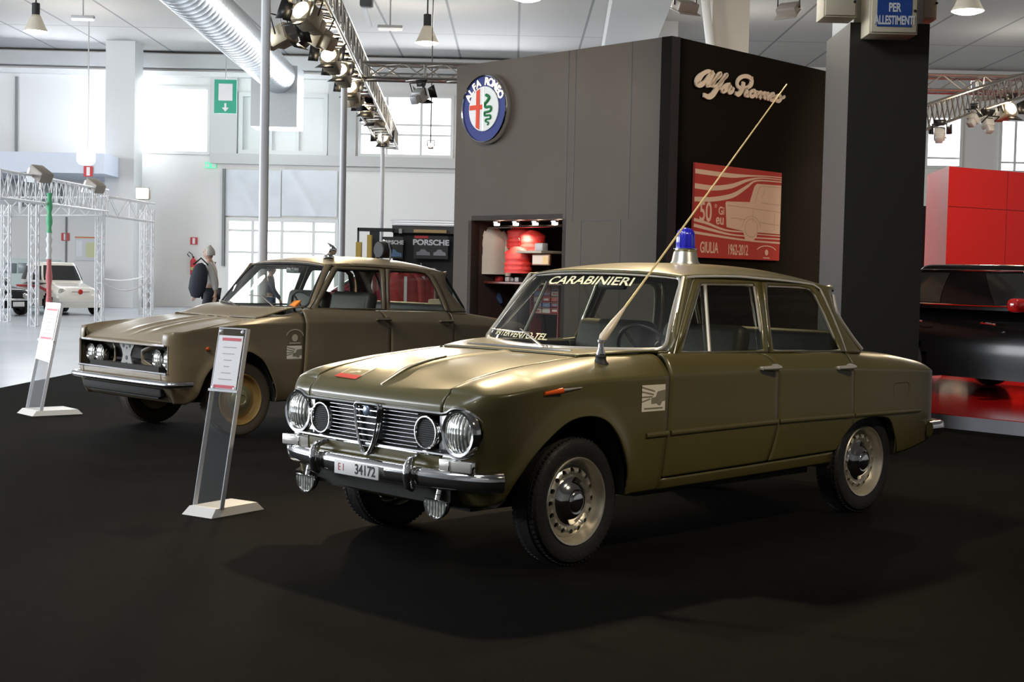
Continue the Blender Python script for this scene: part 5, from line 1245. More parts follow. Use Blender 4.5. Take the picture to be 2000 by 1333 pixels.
m = MB(); m.box((0, 0, 0), (b.x - a.x, .006, b.z - a.z)); m.build('sign_panel', mat('sign_blue', (.02, .07, .30), .4), tt, smooth=False)
for s_, py, sz, sx in (('PER', 15, .105, .62), ('ALLESTIMENTI', 40, .105, .52)):
    p = at(1748, py, CY - .33); text(s_, sz, WHITE, tt, 'sign_lettering', Matrix.Translation((p.x - (a.x + b.x) / 2, -.004, p.z - (a.z + b.z) / 2)) @ Matrix.Rotation(math.radians(90), 4, 'X'), .001, sx=sx, bold=.003)
# ------------------------------------------------------------------ acrylic sign stands
AC = glass('clear_acrylic', (.90, .91, .92), 1.6); ACE = mat('acrylic_edge', (.70, .72, .78), .15, .0, coat=1)
def wpt(x, y):     # point of car A's frame on the floor -> world
    c_, s_ = math.cos(TH), math.sin(TH); return Vector((c_ * x - s_ * y - .18036453, s_ * x + c_ * y + 7.2425217, 0))
def stand(px, lab):
    A0, B0, C0, tx, ty, bx0, by0 = px; a = atz(*A0, 0); b = atz(*B0, 0); c_ = atz(*C0, 0)
    wv = (b - a); lv = (c_ - b); lv = lv - wv.normalized() * lv.dot(wv.normalized()); o = a + wv / 2 + lv / 2; W_ = wv.length; L_ = lv.length
    t = thing('sign_stand', lab, 'sign stand'); t.matrix_world = frame_mtx(o, wv, lv); H_ = .045
    m = MB(); k = .045; vs = [(-W_ / 2, -L_ / 2, 0), (W_ / 2, -L_ / 2, 0), (W_ / 2, L_ / 2, 0), (-W_ / 2, L_ / 2, 0)]; tp = [(-W_ / 2 + k * .3, -L_ / 2 + k, H_), (W_ / 2 - k * .3, -L_ / 2 + k, H_), (W_ / 2 - k * .3, L_ / 2 - k, H_), (-W_ / 2 + k * .3, L_ / 2 - k, H_)]
    m.add(vs + tp, [(3, 2, 1, 0), (4, 5, 6, 7), (0, 1, 5, 4), (1, 2, 6, 5), (2, 3, 7, 6), (3, 0, 4, 7)]); m.build('stand_base', mat('stand_white', (.80, .79, .76), .4), t, smooth=False)
    bot = Vector((0, -L_ / 2 + .075, H_)); tipw = Vector((0, 0, 0)); q = at(tx, ty, (o + (t.matrix_world.to_3x3() @ Vector((0, -L_ / 2 + .25, 0)))).y); ql = t.matrix_world.inverted() @ q
    top = Vector((0, bot.y + .19, ql.z)); ax = (top - bot).normalized(); w_ = W_ * .90; nrm = Vector((1, 0, 0)).cross(ax)
    LL = (top - bot).length; FM = frame_mtx(bot, (1, 0, 0), ax)
    m = MB(); m.box((0, LL / 2, -.002), (w_, LL, .006)); m.v = [tuple(FM @ Vector(p)) for p in m.v]; m.build('acrylic_panel', AC, t, smooth=False)
    m = MB()
    for s in (-1, 1): m.box((s * w_ / 2, LL / 2, -.014), (.006, LL, .030))
    m.box((0, LL - .004, -.002), (w_, .006, .012)); m.box((0, LL * .645, .004), (w_ * 1.08, .014, .014))
    for s in (-1, 1):
        m.lathe([(.009, 0), (.009, .006), (0, .008)], 12, T=Matrix.Translation((s * w_ * .40, LL - .022, .004))); m.lathe([(.009, 0), (.009, .006), (0, .008)], 12, T=Matrix.Translation((s * w_ * .40, LL * .66, .004)))
    m.v = [tuple(FM @ Vector(p)) for p in m.v]; m.build('acrylic_edge', ACE, t, smooth=False)
    m = MB(); ph = LL * .30; pc_ = LL * .805; m.box((0, pc_, .004), (w_ * .90, ph, .003)); m.v = [tuple(FM @ Vector(p)) for p in m.v]; po_ = m.build('info_sheet', mat('paper', (.84, .83, .86), .6), t, smooth=False)
    m = MB(); m.box((.01, pc_ + ph * .43, .0062), (w_ * .70, ph * .055, .001)); m.box((0, pc_ - ph * .46, .0062), (w_ * .78, ph * .06, .001)); m.v = [tuple(FM @ Vector(p)) for p in m.v]; m.build('red_band', mat('band_red', (.62, .08, .12), .5), po_, smooth=False)
    m = MB()
    for k_, (xx_, ww_) in enumerate(((.02, .5), (.0, .45), (.0, .3), (-.01, .2), (.0, .35), (.01, .5))):
        m.box((xx_ * w_, pc_ + ph * (.28 - .12 * k_), .0062), (w_ * ww_, ph * .012, .001))
    m.v = [tuple(FM @ Vector(p)) for p in m.v]; m.build('text_lines', mat('print_grey', (.40, .40, .42), .6), po_, smooth=False)
    return t
stand(((355, 1005), (413, 1014), (527, 997), 453, 641, 0, 0), 'clear acrylic sign stand on a white base between the two saloons')
stand(((33, 807), (63, 814), (138, 804), 111, 592, 0, 0), 'clear acrylic sign stand on a white base at the left, beyond the carpet edge')
# ================================================================== far things: booth, other cars, people, shop
def loft_car(name, label, x, y, rz, L, Wd, belt, roof, gc, paint, z0=0., rear_engine=False, wheel_r=.27, cab=(.28, .90, .36, .80), stripe=None, trim=CHROME, hood=None, group=None):
    """a small car: body lofted along its length, cabin as stacked outlines. x forward, origin at the middle."""
    t = thing(name, label, 'car', (x, y, z0), rz)
    hw = Wd / 2; hood = hood or belt * .92
    ztop = fn([-L / 2, -L / 2 + .06 * L, -L * .25, 0, L * .18, L * .34, L * .46, L / 2], [belt * .70, belt * .90, belt * 1.0, belt, belt * 1.0, hood, hood * .90, hood * .62])
    wf = fn([-L / 2, -L * .44, -L * .25, 0, L * .3, L * .44, L / 2], [hw * .74, hw * .92, hw, hw, hw * .98, hw * .90, hw * .70])
    ax = (L * .32, -L * .30)
    def secs(xx):
        zt = ztop(xx); zb = gc; w = wf(xx); out = []
        for k in range(25):
            a = math.pi * k / 24; c = math.cos(a); s = math.sin(a)
            out.append((xx, w * math.copysign(abs(c) ** .42, c), zb + (zt - zb) * s ** .55))
        return out
    m = MB(); xs_ = lin(-L / 2, L / 2, 44); P = [secs(q) for q in xs_]
    def keep(p):
        return not any(math.hypot(p.x - a_, p.z - wheel_r) < wheel_r * 1.18 and abs(p.y) > hw * .55 for a_ in ax)
    m.grid(P, keep=keep); m.add(P[0], [tuple(range(25))]); m.add(P[-1], [tuple(reversed(range(25)))])
    body = m.build('body_shell', paint, t, ang=50)
    m = MB(); m.box((0, 0, gc + .06), (L * .90, Wd * .80, .10)); m.box((0, 0, .42 * belt + gc * .4), (L * .8, Wd * .60, belt * .5)); 
    m.build('underbody', UNDER, t, smooth=False)
    # cabin by outlines: cab = (front foot x, roof length share...)
    xf0, xr0 = L * cab[0], -L * cab[1] / 2; xf1, xr1 = L * cab[2] * .18, -L * cab[3] / 2 * .82
    def out(ph, s, off=0.):
        """ph angle from the front, s 0 belt .. 1 roof"""
        e_ = .45; xf = xf0 + (xf1 - xf0) * s; xr = xr0 + (xr1 - xr0) * s ** 1.3; w = hw * (.90 - .20 * s ** 1.4) + off
        cx = (xf + xr) / 2; a_ = (xf - xr) / 2 + off; c = math.cos(ph); s_ = math.sin(ph)
        z = belt * .97 + (roof - belt * .97) * s
        return (cx + a_ * math.copysign(abs(c) ** e_, c), w * math.copysign(abs(s_) ** e_, s_), z)
    PH = lin(0, 2 * math.pi, 72)
    m = MB(); P = [[out(ph, s) for ph in PH] for s in lin(0, .90, 9)]
    for q, dz in ((.97, .955), (.90, .985), (.6, 1.0), (.0, 1.005)):
        row = []
        for ph in PH:
            p = out(ph, .90); c = out(0, .90)[0] * .5 + out(math.pi, .90)[0] * .5; row.append((c + (p[0] - c) * q, p[1] * q, belt * .97 + (roof - belt * .97) * dz))
        P.append(row)
    m.grid(P, flip=True); m.build('cabin_shell', paint, t, ang=60)
    gm = mat('far_car_glass', (.022, .024, .024), .12, coat=.2)
    def pane(p0, p1, s0, s1, nm='window_pane', mt=gm, off=.006):
        g = MB(); g.grid([[out(p0 + (p1 - p0) * a, s0 + (s1 - s0) * b, off) for b in lin(0, 1, 6)] for a in lin(0, 1, 16)]); return g.build(nm, mt, t, ang=60)
    pane(-.80, .80, .14, .84); 
    for s in (1, -1): pane(s * .98, s * 1.52, .14, .80); pane(s * 1.62, s * 2.15, .14, .80)
    pane(math.pi - .75, math.pi + .75, .2, .8)
    for a_ in ax:
        for s in (1, -1):
            T = Matrix.Translation((a_, s * (hw - .09), wheel_r)) @ Matrix.Rotation(math.radians(-90 * s), 4, 'X')
            m = MB(); m.lathe([(wheel_r * .62, -.07), (wheel_r * .9, -.075), (wheel_r, -.05), (wheel_r, .05), (wheel_r * .9, .075), (wheel_r * .62, .06)], 36, T=T, caps=False); w_ = m.build('wheel', TYRE, t)
            m = MB(); m.lathe([(wheel_r * .63, .05), (wheel_r * .55, .03), (wheel_r * .3, .05), (wheel_r * .22, .065), (0, .07)], 30, T=T); m.build('rim', SILVER, w_)
    return t, out, dict(hw=hw, L=L, wf=wf, ztop=ztop)
def lamp_disc(t, x, y, z, r, mt, nm='headlamp', ny=0.):
    T = Matrix.Translation((x, y, z)) @ Matrix.Rotation(ny, 4, 'Z') @ XF
    m = MB(); m.lathe([(0, .035), (r * .7, .026), (r, .008), (r, -.04)], 24, T=T); o = m.build(nm, mt, t)
    m = MB(); m.lathe([(r, -.04), (r * 1.0, .010), (r * 1.12, .008), (r * 1.18, -.04)], 24, T=T); m.build('lamp_bezel', CHROME, o)
WC = mat('cream_white_car', (.78, .76, .70), .3, coat=.6)
# white rally mini car at the left: nose towards us, turned a little to the right
cx = at(92, 560, 38.2); wcar, wo, wd = loft_car('small_car', 'small white car with red side stripes at the far left, behind the truss posts', -12.55, 39.5, math.radians(-90 + 40), 3.25, 1.42, .86, 1.40, .20, WC, cab=(.20, .80, .40, .78))
lamp_disc(wcar, 1.50, .46, .60, .085, LENS(), ny=.15); lamp_disc(wcar, 1.50, -.46, .60, .085, LENS(), ny=-.15)
m = MB(); m.box((1.605, 0, .62), (.02, .50, .015)); m.lathe([(.07, 0), (.05, .02), (0, .02)], 16, T=Matrix.Translation((1.60, 0, .62)) @ XF, mi=1); m.build('nose_emblem', [CHROME, RED], wcar)
for s in (1, -1):
    m = MB(); m.lathe([(.035, 0), (.035, .02), (0, .025)], 14, T=Matrix.Translation((1.565, s * .30, .46)) @ XF); m.build('horn_grille', mat('grille_dark', (.05, .05, .05), .5), wcar)
    m = MB(); m.grid([[(x, s * (wd['wf'](x) * (1.002) + .004 - .02 * (z - .62) ** 2), z) for z in (.70 - .14 * sstep(.4, 1.25, x), .765 - .10 * sstep(.4, 1.25, x))] for x in lin(-1.1, 1.25, 20)]); m.build('red_stripe', RED, wcar, solid=.004)
m = MB(); m.bev((1.60, 0, .36), (.06, 1.20, .07), .02); m.build('front_bumper', WHITE, wcar)
# small black car cut by the left edge
bcx = at(8, 600, 35.4); BKP = mat('black_gloss_paint', (.006, .006, .007), .18, coat=.12, spec=.25)
bcar, bo2, bd = loft_car('small_car', 'small black car cut off by the left edge of the picture, headlamps lit white', -14.0, 37.5, math.radians(-90 + 60), 3.1, 1.34, .80, 1.34, .20, BKP)
for s in (1, -1): lamp_disc(bcar, 1.43, s * .48, .60, .09, LENS()); lamp_disc(bcar, 1.53, s * .26, .50, .075, LENS(), 'spot_lamp')
m = MB(); m.bev((1.58, .0, .30), (.02, .36, .12), .004); m.build('number_plate', WHITE, bcar); m = MB(); m.bev((1.56, 0, .42), (.07, 1.25, .06), .02); m.build('front_bumper', CHROME, bcar)
# wine-red car far behind, seen through the khaki car's windows
rc_ = at(690, 590, 33); WR_ = mat('wine_red_paint', (.22, .012, .03), .2, coat=1)
loft_car('small_car', 'wine red car far behind, seen through the side window of the khaki saloon', rc_.x + .55, 33.4, math.radians(178), 3.9, 1.6, .92, 1.42, .20, WR_, wheel_r=.30)
# ------------------------------------------------------------------ red stand at the right
pa = atz(1822, 834, 0); pb = atz(2000, 853, 0); pd = (pb - pa).normalized(); pn = Vector((-pd.y, pd.x, 0))
q0 = pa - pd * 3.0; q1 = pa + pd * 9; q2 = q1 + pn * 9; q3 = q0 + pn * 6.5
RG = mat('red_gloss_floor', (.66, .012, .010), .14, coat=.3)
t = thing('display_platform', 'low glossy red display platform with a white front edge, under the black hatchback', 'platform')
m = MB(); m.prism([(q.x, q.y) for q in (q0, q1, q2, q3)], .0, .125); m.build('platform_edge', mat('platform_white', (.50, .50, .55), .4), t, smooth=False)
m = MB(); m.prism([(q.x, q.y) for q in (q0 + pn * .005, q1 + pn * .005, q2, q3)], .125, .132); m.build('platform_top', RG, t, smooth=False)
# big glossy red wall
ra = at(1829, 400, 22); rb2 = at(1851, 400, 21.2); rcc = at(2080, 400, 22.6); zt_ = at(1851, 325, 21.2).z
t = thing('red_wall_panel', 'tall glossy red panel wall behind the black hatchback', 'display wall'); m = MB()
m.prism([(rb2.x, rb2.y), (rcc.x, rcc.y), (rcc.x + .2, rcc.y + 1.6), (ra.x + .1, ra.y + .9)], .0, zt_); m.build('panel_face', mat('red_gloss_wall', (.60, .015, .012), .25, coat=.1, spec=.35), t, smooth=False)
dl = (rcc - rb2).normalized(); nn = Vector((dl.y, -dl.x, 0))
m = MB()
for z in (1.65, 2.5): m.tube([Vector((rb2.x, rb2.y, z)) + nn * .001, Vector((rcc.x, rcc.y, z)) + nn * .001], .006, 4)
for s in (1.3, 2.6): p = rb2 + dl * s; m.tube([Vector((p.x, p.y, 0)) + nn * .001, Vector((p.x, p.y, zt_)) + nn * .001], .006, 4)
m.build('panel_joint', mat('joint_dark_red', (.22, .01, .01), .4), t)
a = at(1795, 402, 24); b = at(1832, 402, 24); m = MB(); m.box(((a.x + b.x) / 2, 24.3, a.z / 2), (b.x - a.x, .5, a.z)); tag(m.build('dark_partition', mat('partition_black', (.02, .02, .02), .6), smooth=False), 'narrow black partition between the black column and the red wall', 'partition')
# black hatchback, nose turned towards us out of the right edge
hv = Vector((.56, -.83, 0)).normalized(); rw = Vector((5.02, 16.7, 0)); ctr = rw + hv * 1.40
hb2, ho, hd = loft_car('hatchback_car', 'glossy black hatchback with a red door mirror on the red platform', ctr.x + .16, ctr.y + .58, math.atan2(hv.y, hv.x), 4.35, 1.78, .98, 1.46, .20, BKP, z0=.132, wheel_r=.32, cab=(.26, .88, .30, .74))
t = hb2
m = MB(); m.tube([ho(ph, .10, .012) for ph in lin(-2.2, -.95, 24)], .012, 8); m.tube([ho(ph, .86, .010) for ph in lin(-2.15, -.98, 24)], .009, 8); m.build('window_trim', CHROME, t)
for s in (-1, 1):
    m = MB(); m.bev((.40, s * 1.0, 1.02), (.16, .24, .15), .055, seg=3); m.tube([(.43, s * .84, .96), (.41, s * .95, 1.0)], .025, 8); m.build('door_mirror', mat('mirror_red', (.60, .02, .02), .12, coat=1), t)
    for xx in (.05, -.95):
        m = MB(); m.tube([(xx, s * .905, .80), (xx - .05, s * .935, .81), (xx - .16, s * .935, .815), (xx - .21, s * .905, .81)], .014, 8); m.build('door_handle', CHROME, t)
hc2 = at(2010, 560, 20.0)
loft_car('hatchback_car', 'red car roof showing behind the black hatchback at the right edge', hc2.x + .3, 19.9, math.radians(-20), 4.1, 1.7, 1.0, 1.50, .2, mat('bright_red_paint', (.60, .015, .012), .12, coat=1), z0=.132, wheel_r=.31)
# ------------------------------------------------------------------ white truss booth at the left
BW = mat('booth_white', (.82, .83, .85), .4)
def post(px, Y, top, lab, r=.16):
    p = at(px, 500, Y); return truss((p.x, Y, 0), (p.x, Y, top), r, r, .020, .3, BW, 'booth_post', lab, 'post', 'lattice posts of the white booth')
zb_ = lambda px, py, Y: at(px, py, Y).z
post(66, 31, zb_(66, 400, 31), 'nearest white lattice post of the booth, in front of the white car'); post(12, 33, zb_(12, 400, 33), 'white lattice post of the booth at the far left edge')
post(195, 34, zb_(195, 400, 34), 'white lattice post of the booth at its right front corner, beside the white car'); post(280, 40, zb_(280, 410, 40), 'pair of thin white uprights at the right rear of the booth')
post(291, 36, zb_(291, 410, 36), 'rightmost white lattice post of the booth, red mark at its foot', .18)
truss(at(-60, 404, 33), at(200, 404, 33.6), .2, .42, .022, .35, BW, 'booth_beam', 'level white lattice beam across the front of the booth', 'beam', 'beams of the white booth')
truss(at(-10, 358, 26), at(203, 392, 34), .2, .5, .022, .35, BW, 'booth_beam', 'sloping white lattice beam coming down from the upper left of the booth', 'beam', 'beams of the white booth')
truss(at(203, 402, 34), at(296, 416, 36), .2, .45, .022, .35, BW, 'booth_beam', 'white lattice beam on the right side of the booth', 'beam', 'beams of the white booth')
# coloured pole wrapped in green, white and red
p = at(96, 500, 29); t = thing('striped_pole', 'tall slim pole wrapped in green, white and red cloth at the left', 'pole', (p.x, 29, 0))
for z0_, z1_, mt_, nm in ((2.78, 1.98, mat('wrap_green', (.12, .50, .25), .6), 'green_wrap'), (1.98, 1.45, WHITE, 'white_wrap'), (1.45, .0, mat('wrap_red', (.62, .18, .18), .6), 'red_wrap')):
    m = MB(); m.tube([(0, 0, z1_ + (z0_ - z1_) * k / 8) for k in range(9)], [.055 + .015 * math.sin(k * 2.1 + z0_) for k in range(9)], 12); m.build(nm, mt_, t)
# barrier chains
for i, (a, b, sag, lab) in enumerate(((at(196, 548, 34), at(291, 548, 36), .25, 'sagging white barrier tape between the right posts of the booth, lower one'), (at(197, 544, 34.0), at(281, 540, 40), .08, 'straighter white barrier tape between the right posts of the booth'))):
    m = MB(); m.tube([a.lerp(b, s_) - Vector((0, 0, sag * 4 * s_ * (1 - s_))) for s_ in lin(0, 1, 14)], .018, 6); tag(m.build('barrier_tape', WHITE), lab, 'tape', 'barrier tapes of the booth')
for i, (px, py, Y, yw, lab) in enumerate(((80, 340, 28, -35, 'brown floodlight on top of the sloping booth beam, left one'), (186, 363, 33, -35, 'brown floodlight on top of the sloping booth beam, right one'))):
    p = at(px, py, Y); t = thing('floodlight', lab, 'floodlight', p, rz=math.radians(yw), group='floodlights on the booth'); Rr = Matrix.Rotation(math.radians(28), 3, 'Y')
    m = MB(); m.bev((0, 0, 0), (.42, .3, .22), .04, rot=Rr); m.build('lamp_housing', mat('floodlight_brown', (.34, .30, .26), .5), t)
    m = MB(); m.bev((-.21, 0, -.02), (.05, .34, .30), .01, rot=Rr); m.build('lamp_front', mat('flood_white', (.8, .85, .9), .4, emit=(.9, .95, 1), es=.5), t); m = MB(); m.tube([(0, 0, -.05), (0, 0, -.30)], .02, 6); m.build('lamp_bracket', ALU, t)
p = at(278, 378, 36); t = thing('floodlight', 'brightly lit floodlight at the right end of the booth beams', 'floodlight', p, group='floodlights on the booth'); m = MB(); m.bev((0, .1, 0), (.34, .2, .30), .04); m.build('lamp_housing', mat('floodlight_brown', (.34, .30, .26), .5), t)
m = MB(); m.bev((0, -.02, 0), (.30, .04, .26), .02); m.build('lamp_bulb', mat('flood_glow', (1, 1, 1), .5, emit=(1, .95, .80), es=14), t); m = MB(); m.tube([(0, .1, -.1), (0, .1, -.45)], .02, 6); m.build('lamp_bracket', ALU, t)
p = at(168, 306, 42); t = thing('lantern', 'large glowing white globe lantern below the mezzanine beside the column', 'lantern', p); m = MB(); m.bev((0, 0, 0), (.52, .4, .50), .16, seg=4); m.build('lantern_body', mat('lantern_glow', (1, 1, 1), .5, emit=(.96, 1, 1), es=2), t); m = MB(); m.tube([(.05, 0, .2), (.05, 0, ZC - p.z)], .02, 6); m.build('lantern_cord', ALU, t)
# ------------------------------------------------------------------ small wall signs, extinguisher, notice board
def wsign(px, py, w, h, Y, name, lab, draw, grp=None):
    p = at(px, py, Y); t = thing(name, lab, 'sign', (p.x, p.y - .03, p.z), group=grp); t.rotation_euler = (math.radians(90), 0, 0); draw(t, w, h); return t
RSg = mat('safety_red', (.55, .04, .05), .5); GSg = mat('safety_green', (.03, .38, .25), .5); WSg = mat('sign_white', (.82, .82, .84), .5)
def fire(t, w, h):
    m = MB(); m.box((0, 0, 0), (w, h, .02)); m.build('sign_panel', RSg, t, smooth=False); m = MB(); m.box((0, 0, .012), (w * .36, h * .8, .006)); m.build('sign_symbol', WSg, t, smooth=False)
wsign(379, 471, .24, .24, YB, 'fire_sign', 'small red and white fire sign on the wall above the extinguisher', fire); wsign(128, 463, .26, .26, YB, 'fire_sign', 'small red and white fire sign left of the notice board', fire); wsign(173, 335, .28, .32, 43.9, 'fire_sign', 'small red and white fire sign under the mezzanine, below the white lantern', fire)
def green(t, w, h):
    m = MB(); m.box((0, 0, 0), (w, h, .03)); m.build('sign_panel', GSg, t, smooth=False); m = MB(); m.box((.0, h * .13, .018), (w * .62, h * .50, .008)); m.build('sign_field', WSg, t, smooth=False)
    m = MB(); m.prism([(-.03, -.20 * h), (.03, -.20 * h), (.03, -.33 * h), (.11, -.33 * h), (0, -.45 * h), (-.11, -.33 * h), (-.03, -.33 * h)], .016, .024); m.build('sign_arrow', WSg, t, smooth=False)
p = at(441, 189, 45); g_ = wsign(441, 189, .70, 1.04, 45, 'exit_sign', 'tall green sign with a white square and a down arrow', green); m = MB(); m.tube([(0, .5, 0), (0, ZC - p.z, 0)], .015, 6); m.build('sign_hanger', ALU, g_)
def exit_(t, w, h):
    m = MB(); m.box((0, 0, 0), (w, h, .04)); m.build('sign_panel', mat('exit_green_lit', (.1, .7, .4), .5, emit=(.2, .9, .5), es=.5), t, smooth=False); m = MB(); m.prism([(-.13, .07), (-.07, .07), (-.07, 0), (-.03, 0), (-.10, -.09), (-.17, 0), (-.13, 0)], .02, .026); m.box((.10, 0, .023), (.10, .14, .006)); m.build('sign_symbol', WSg, t, smooth=False)
wsign(412, 323, .36, .20, YB, 'exit_sign', 'small lit green exit sign high on the wall left of the doors', exit_)
p = at(379, 522, YB); t = thing('fire_extinguisher', 'red fire extinguisher with a looped hose on the back wall', 'extinguisher', (p.x, YB - .12, p.z)); m = MB(); m.lathe([(.06, -.28), (.10, -.26), (.10, .20), (.05, .28), (.03, .30), (.0, .30)], 20); m.build('cylinder_body', RSg, t); m = MB(); m.tube([(.0, -.02, .30), (-.04, -.02, .42), (-.14, -.02, .50), (-.20, -.02, .42), (-.12, -.02, .34)], .016, 6); m.lathe([(.03, .28), (.03, .36), (0, .36)], 10); m.build('hose', BLACK, t); m = MB(); m.lathe([(.102, -.10), (.102, .0)], 20, caps=False); m.build('paper_label', mat('label_yellow', (.6, .5, .2), .6), t)
def board(t, w, h):
    m = MB(); m.box((0, 0, 0), (w, h, .03)); m.build('board_panel', mat('board_pale', (.70, .70, .73), .6), t, smooth=False); m = MB(); m.box((0, h * .46, .018), (w, h * .06, .006)); m.build('board_header', mat('header_orange', (.70, .25, .10), .6), t, smooth=False)
    m = MB(); m.box((w * .12, -h * .05, .018), (w * .44, h * .62, .006)); m.build('yellow_notice', mat('notice_yellow', (.68, .68, .40), .6), t, smooth=False); m = MB(); m.box((-w * .34, -h * .0, .018), (w * .22, h * .66, .006)); m.build('white_notice', WSg, t, smooth=False)
wsign(174, 486, .92, .80, YB, 'notice_board', 'notice board with orange header, yellow and white sheets on the back wall', board)
m = MB(); a = at(-20, 505, 44); b = at(112, 542, 44); m.bev(((a.x + b.x) / 2, 44, a.z / 2), (b.x - a.x, .8, a.z), .02); tag(m.build('counter', mat('counter_green_grey', (.42, .50, .50), .5)), 'low grey-green counter behind the white car', 'counter')
for k, px in enumerate((20, 48, 78)):
    m = MB(); p = at(px, 524, 43.6); m.bev(tuple(p), (.38, .06, .30), .01); tag(m.build('counter_screen', mat('screen_dark', (.13, .16, .18), .3)), 'dark glass panel in the counter behind the white car, %s from the left' % ['first', 'second', 'third'][k], 'panel', 'dark panels of the counter')
# ------------------------------------------------------------------ book and poster shop behind the khaki car
SY = 30.0
def sbox(x0, y0, x1, y1, Y, d, name, mt, lab=None, cat=None, grp=None, parent=None):
    a = at(x0, y0, Y).x; b = at(x1, y0, Y).x; zt2 = at((x0 + x1) / 2, y0, Y).z; zb2 = at((x0 + x1) / 2, y1, Y).z if y1 is not None and y1 < 600 else 0
    m = MB(); m.box(((a + b) / 2, Y + d / 2, (zt2 + zb2) / 2), (b - a, d, zt2 - zb2)); o = m.build(name, mt, parent, smooth=False)
    if lab: tag(o, lab, cat, grp)
    return o
DG = mat('shop_dark_grey', (.05, .045, .045), .5); SB = mat('shop_black', (.018, .019, .022), .5); FLD = mat('shop_fascia', (.10, .095, .09), .5)
t = thing('shop_booth', 'dark book and poster shop booth with silver canopy beside the grey wall', 'booth')
sbox(768, 448, 905, 640, SY + .05, .1, 'back_panel', SB, parent=t); sbox(766, 441, 905, 456, SY - .2, .2, 'fascia', FLD, parent=t)
for k, y0 in enumerate((430, 434.5, 439)): sbox(762 + k * 3, y0, 905, y0 + 2.6, SY - .34 + k * .04, .3, 'canopy_strip', ALU, parent=t)
sbox(779, 447, 785, 456, SY - .23, .03, 'fascia_logo', mat('logo_light', (.6, .6, .6), .5), parent=t); sbox(808, 449, 872, 455, SY - .23, .03, 'fascia_band', mat('fascia_gold', (.60, .42, .18), .5), parent=t)
t2 = thing('shop_portal', 'black square portal frame left of the poster shop', 'frame')
sbox(698, 445.5, 768, 452, SY - .3, .3, 'frame_top', SB, parent=t2); sbox(698, 445.5, 701, 640, SY - .3, .1, 'frame_post', SB, parent=t2); sbox(722, 452, 741, 640, SY - .28, .1, 'frame_panel', SB, parent=t2)
for (x0, y0, x1, y1, lab) in ((695, 473, 705, 503, 'short yellow column beside the black portal, left one'), (717, 459, 725, 503, 'tall yellow column inside the black portal, right one')):
    sbox(x0, y0, x1, None, SY - .8, .25, 'yellow_column', mat('column_yellow', (.62, .42, .08), .5), lab, 'column', 'yellow columns by the portal')
def carposter(x0, y0, x1, y1, lab, tw, ty, ts, pic, band):
    Yp = SY - .25; a = at(x0, (y0 + y1) / 2, Yp); b = at(x1, (y0 + y1) / 2, Yp); zt2 = at((x0 + x1) / 2, y0, Yp).z; zb2 = at((x0 + x1) / 2, y1, Yp).z; w, h = b.x - a.x, zt2 - zb2
    t = thing('car_poster', lab, 'poster', ((a.x + b.x) / 2, Yp, (zt2 + zb2) / 2), group='posters of the shop'); t.rotation_euler = (math.radians(90), 0, 0)
    m = MB(); m.box((0, 0, 0), (w, h, .02)); m.build('poster_panel', DG, t, smooth=False)
    text('PORSCHE', ts, WSg, t, 'poster_lettering', Matrix.Translation((0, h * ty, .011)), .002, sx=tw, bold=.006)
    for (u, v, pw, ph, mt_) in pic: m = MB(); m.prism([(w * (u - pw / 2), h * (v - ph / 2)), (w * (u + pw / 2), h * (v - ph / 2)), (w * (u + pw / 2.1), h * v), (w * (u + pw * .25), h * (v + ph * .15)), (w * (u + pw * .12), h * (v + ph / 2)), (w * (u - pw * .15), h * (v + ph / 2)), (w * (u - pw * .3), h * (v + ph * .12)), (w * (u - pw / 2), h * v)], .011, .014); m.build('poster_car', mt_, t, smooth=False)
    m = MB(); m.box((band[0] * w, band[1] * h, .012), (band[2] * w, .05, .004)); m.build('poster_band', band[3], t, smooth=False)
carposter(808, 461, 875, 506, 'dark poster with large white lettering and two grey cars', 1.12, .20, .155, [(-.22, -.22, .40, .26, mat('pic_grey', (.30, .31, .33), .5)), (.26, -.22, .36, .26, mat('pic_grey2', (.36, .37, .39), .5))], (-.28, .44, .40, RSg))
carposter(746, 463, 787, 505, 'dark poster with small white lettering and a blue car, beside the thin pole', .95, .24, .11, [(.0, -.25, .9, .34, mat('pic_blue', (.16, .30, .55), .5))], (-.28, .02, .4, mat('band_green', (.35, .40, .06), .5)))
def hang(px, py0, py1, Y, w, mt_, lab):
    p = at(px, py0, Y); q = at(px, py1, Y); t = thing('hanging_jacket', lab, 'jacket', (p.x, Y, q.z), group='jackets hanging behind the khaki car'); h = p.z - q.z; P = []; m = MB()
    for s in lin(0, 1, 14): 
        hw_ = w / 2 * (.35 + .65 * min(1, s * 5)); P.append([(hw_ * math.cos(a), (.09 + .02 * math.sin(6 * a)) * math.sin(a), h * (1 - s)) for a in lin(0, 2 * math.pi, 20)])
    m.grid(P); m.build('garment_body', mt_, t)
    for s_ in (-1, 1): m = MB(); m.tube([(s_ * w * .36, 0, h * .92), (s_ * w * .52, 0, h * .75), (s_ * w * .56, 0, h * .15)], [.06, .075, .06], 10); m.build('sleeve', mt_, t)
    m = MB(); m.box((w * .12, -.105, h * .45), (.05, .01, h * .8)); m.build('zip_stripe', WSg, t)
    m = MB(); m.tube([(0, 0, h), (0, 0, h + .12)], .008, 5); m.build('hanger', CHROME, t)
JR = mat('jacket_red', (.42, .03, .03), .7, bump=(10, .5))
hang(785, 528, 608, 24.5, .62, JR, 'red jacket with a white stripe, framed by the khaki saloon rear window, left one'); hang(822, 528, 608, 24.6, .40, JR, 'red jacket framed by the khaki saloon rear window, right one'); hang(722, 528, 608, 24.5, .30, mat('jacket_wine', (.30, .03, .05), .7, bump=(10, .5)), 'wine red jacket seen through the front side window of the khaki saloon')
m = MB(); a = at(712, 526, 24.55); b = at(850, 526, 24.55); m.tube([a, b], .015, 8)
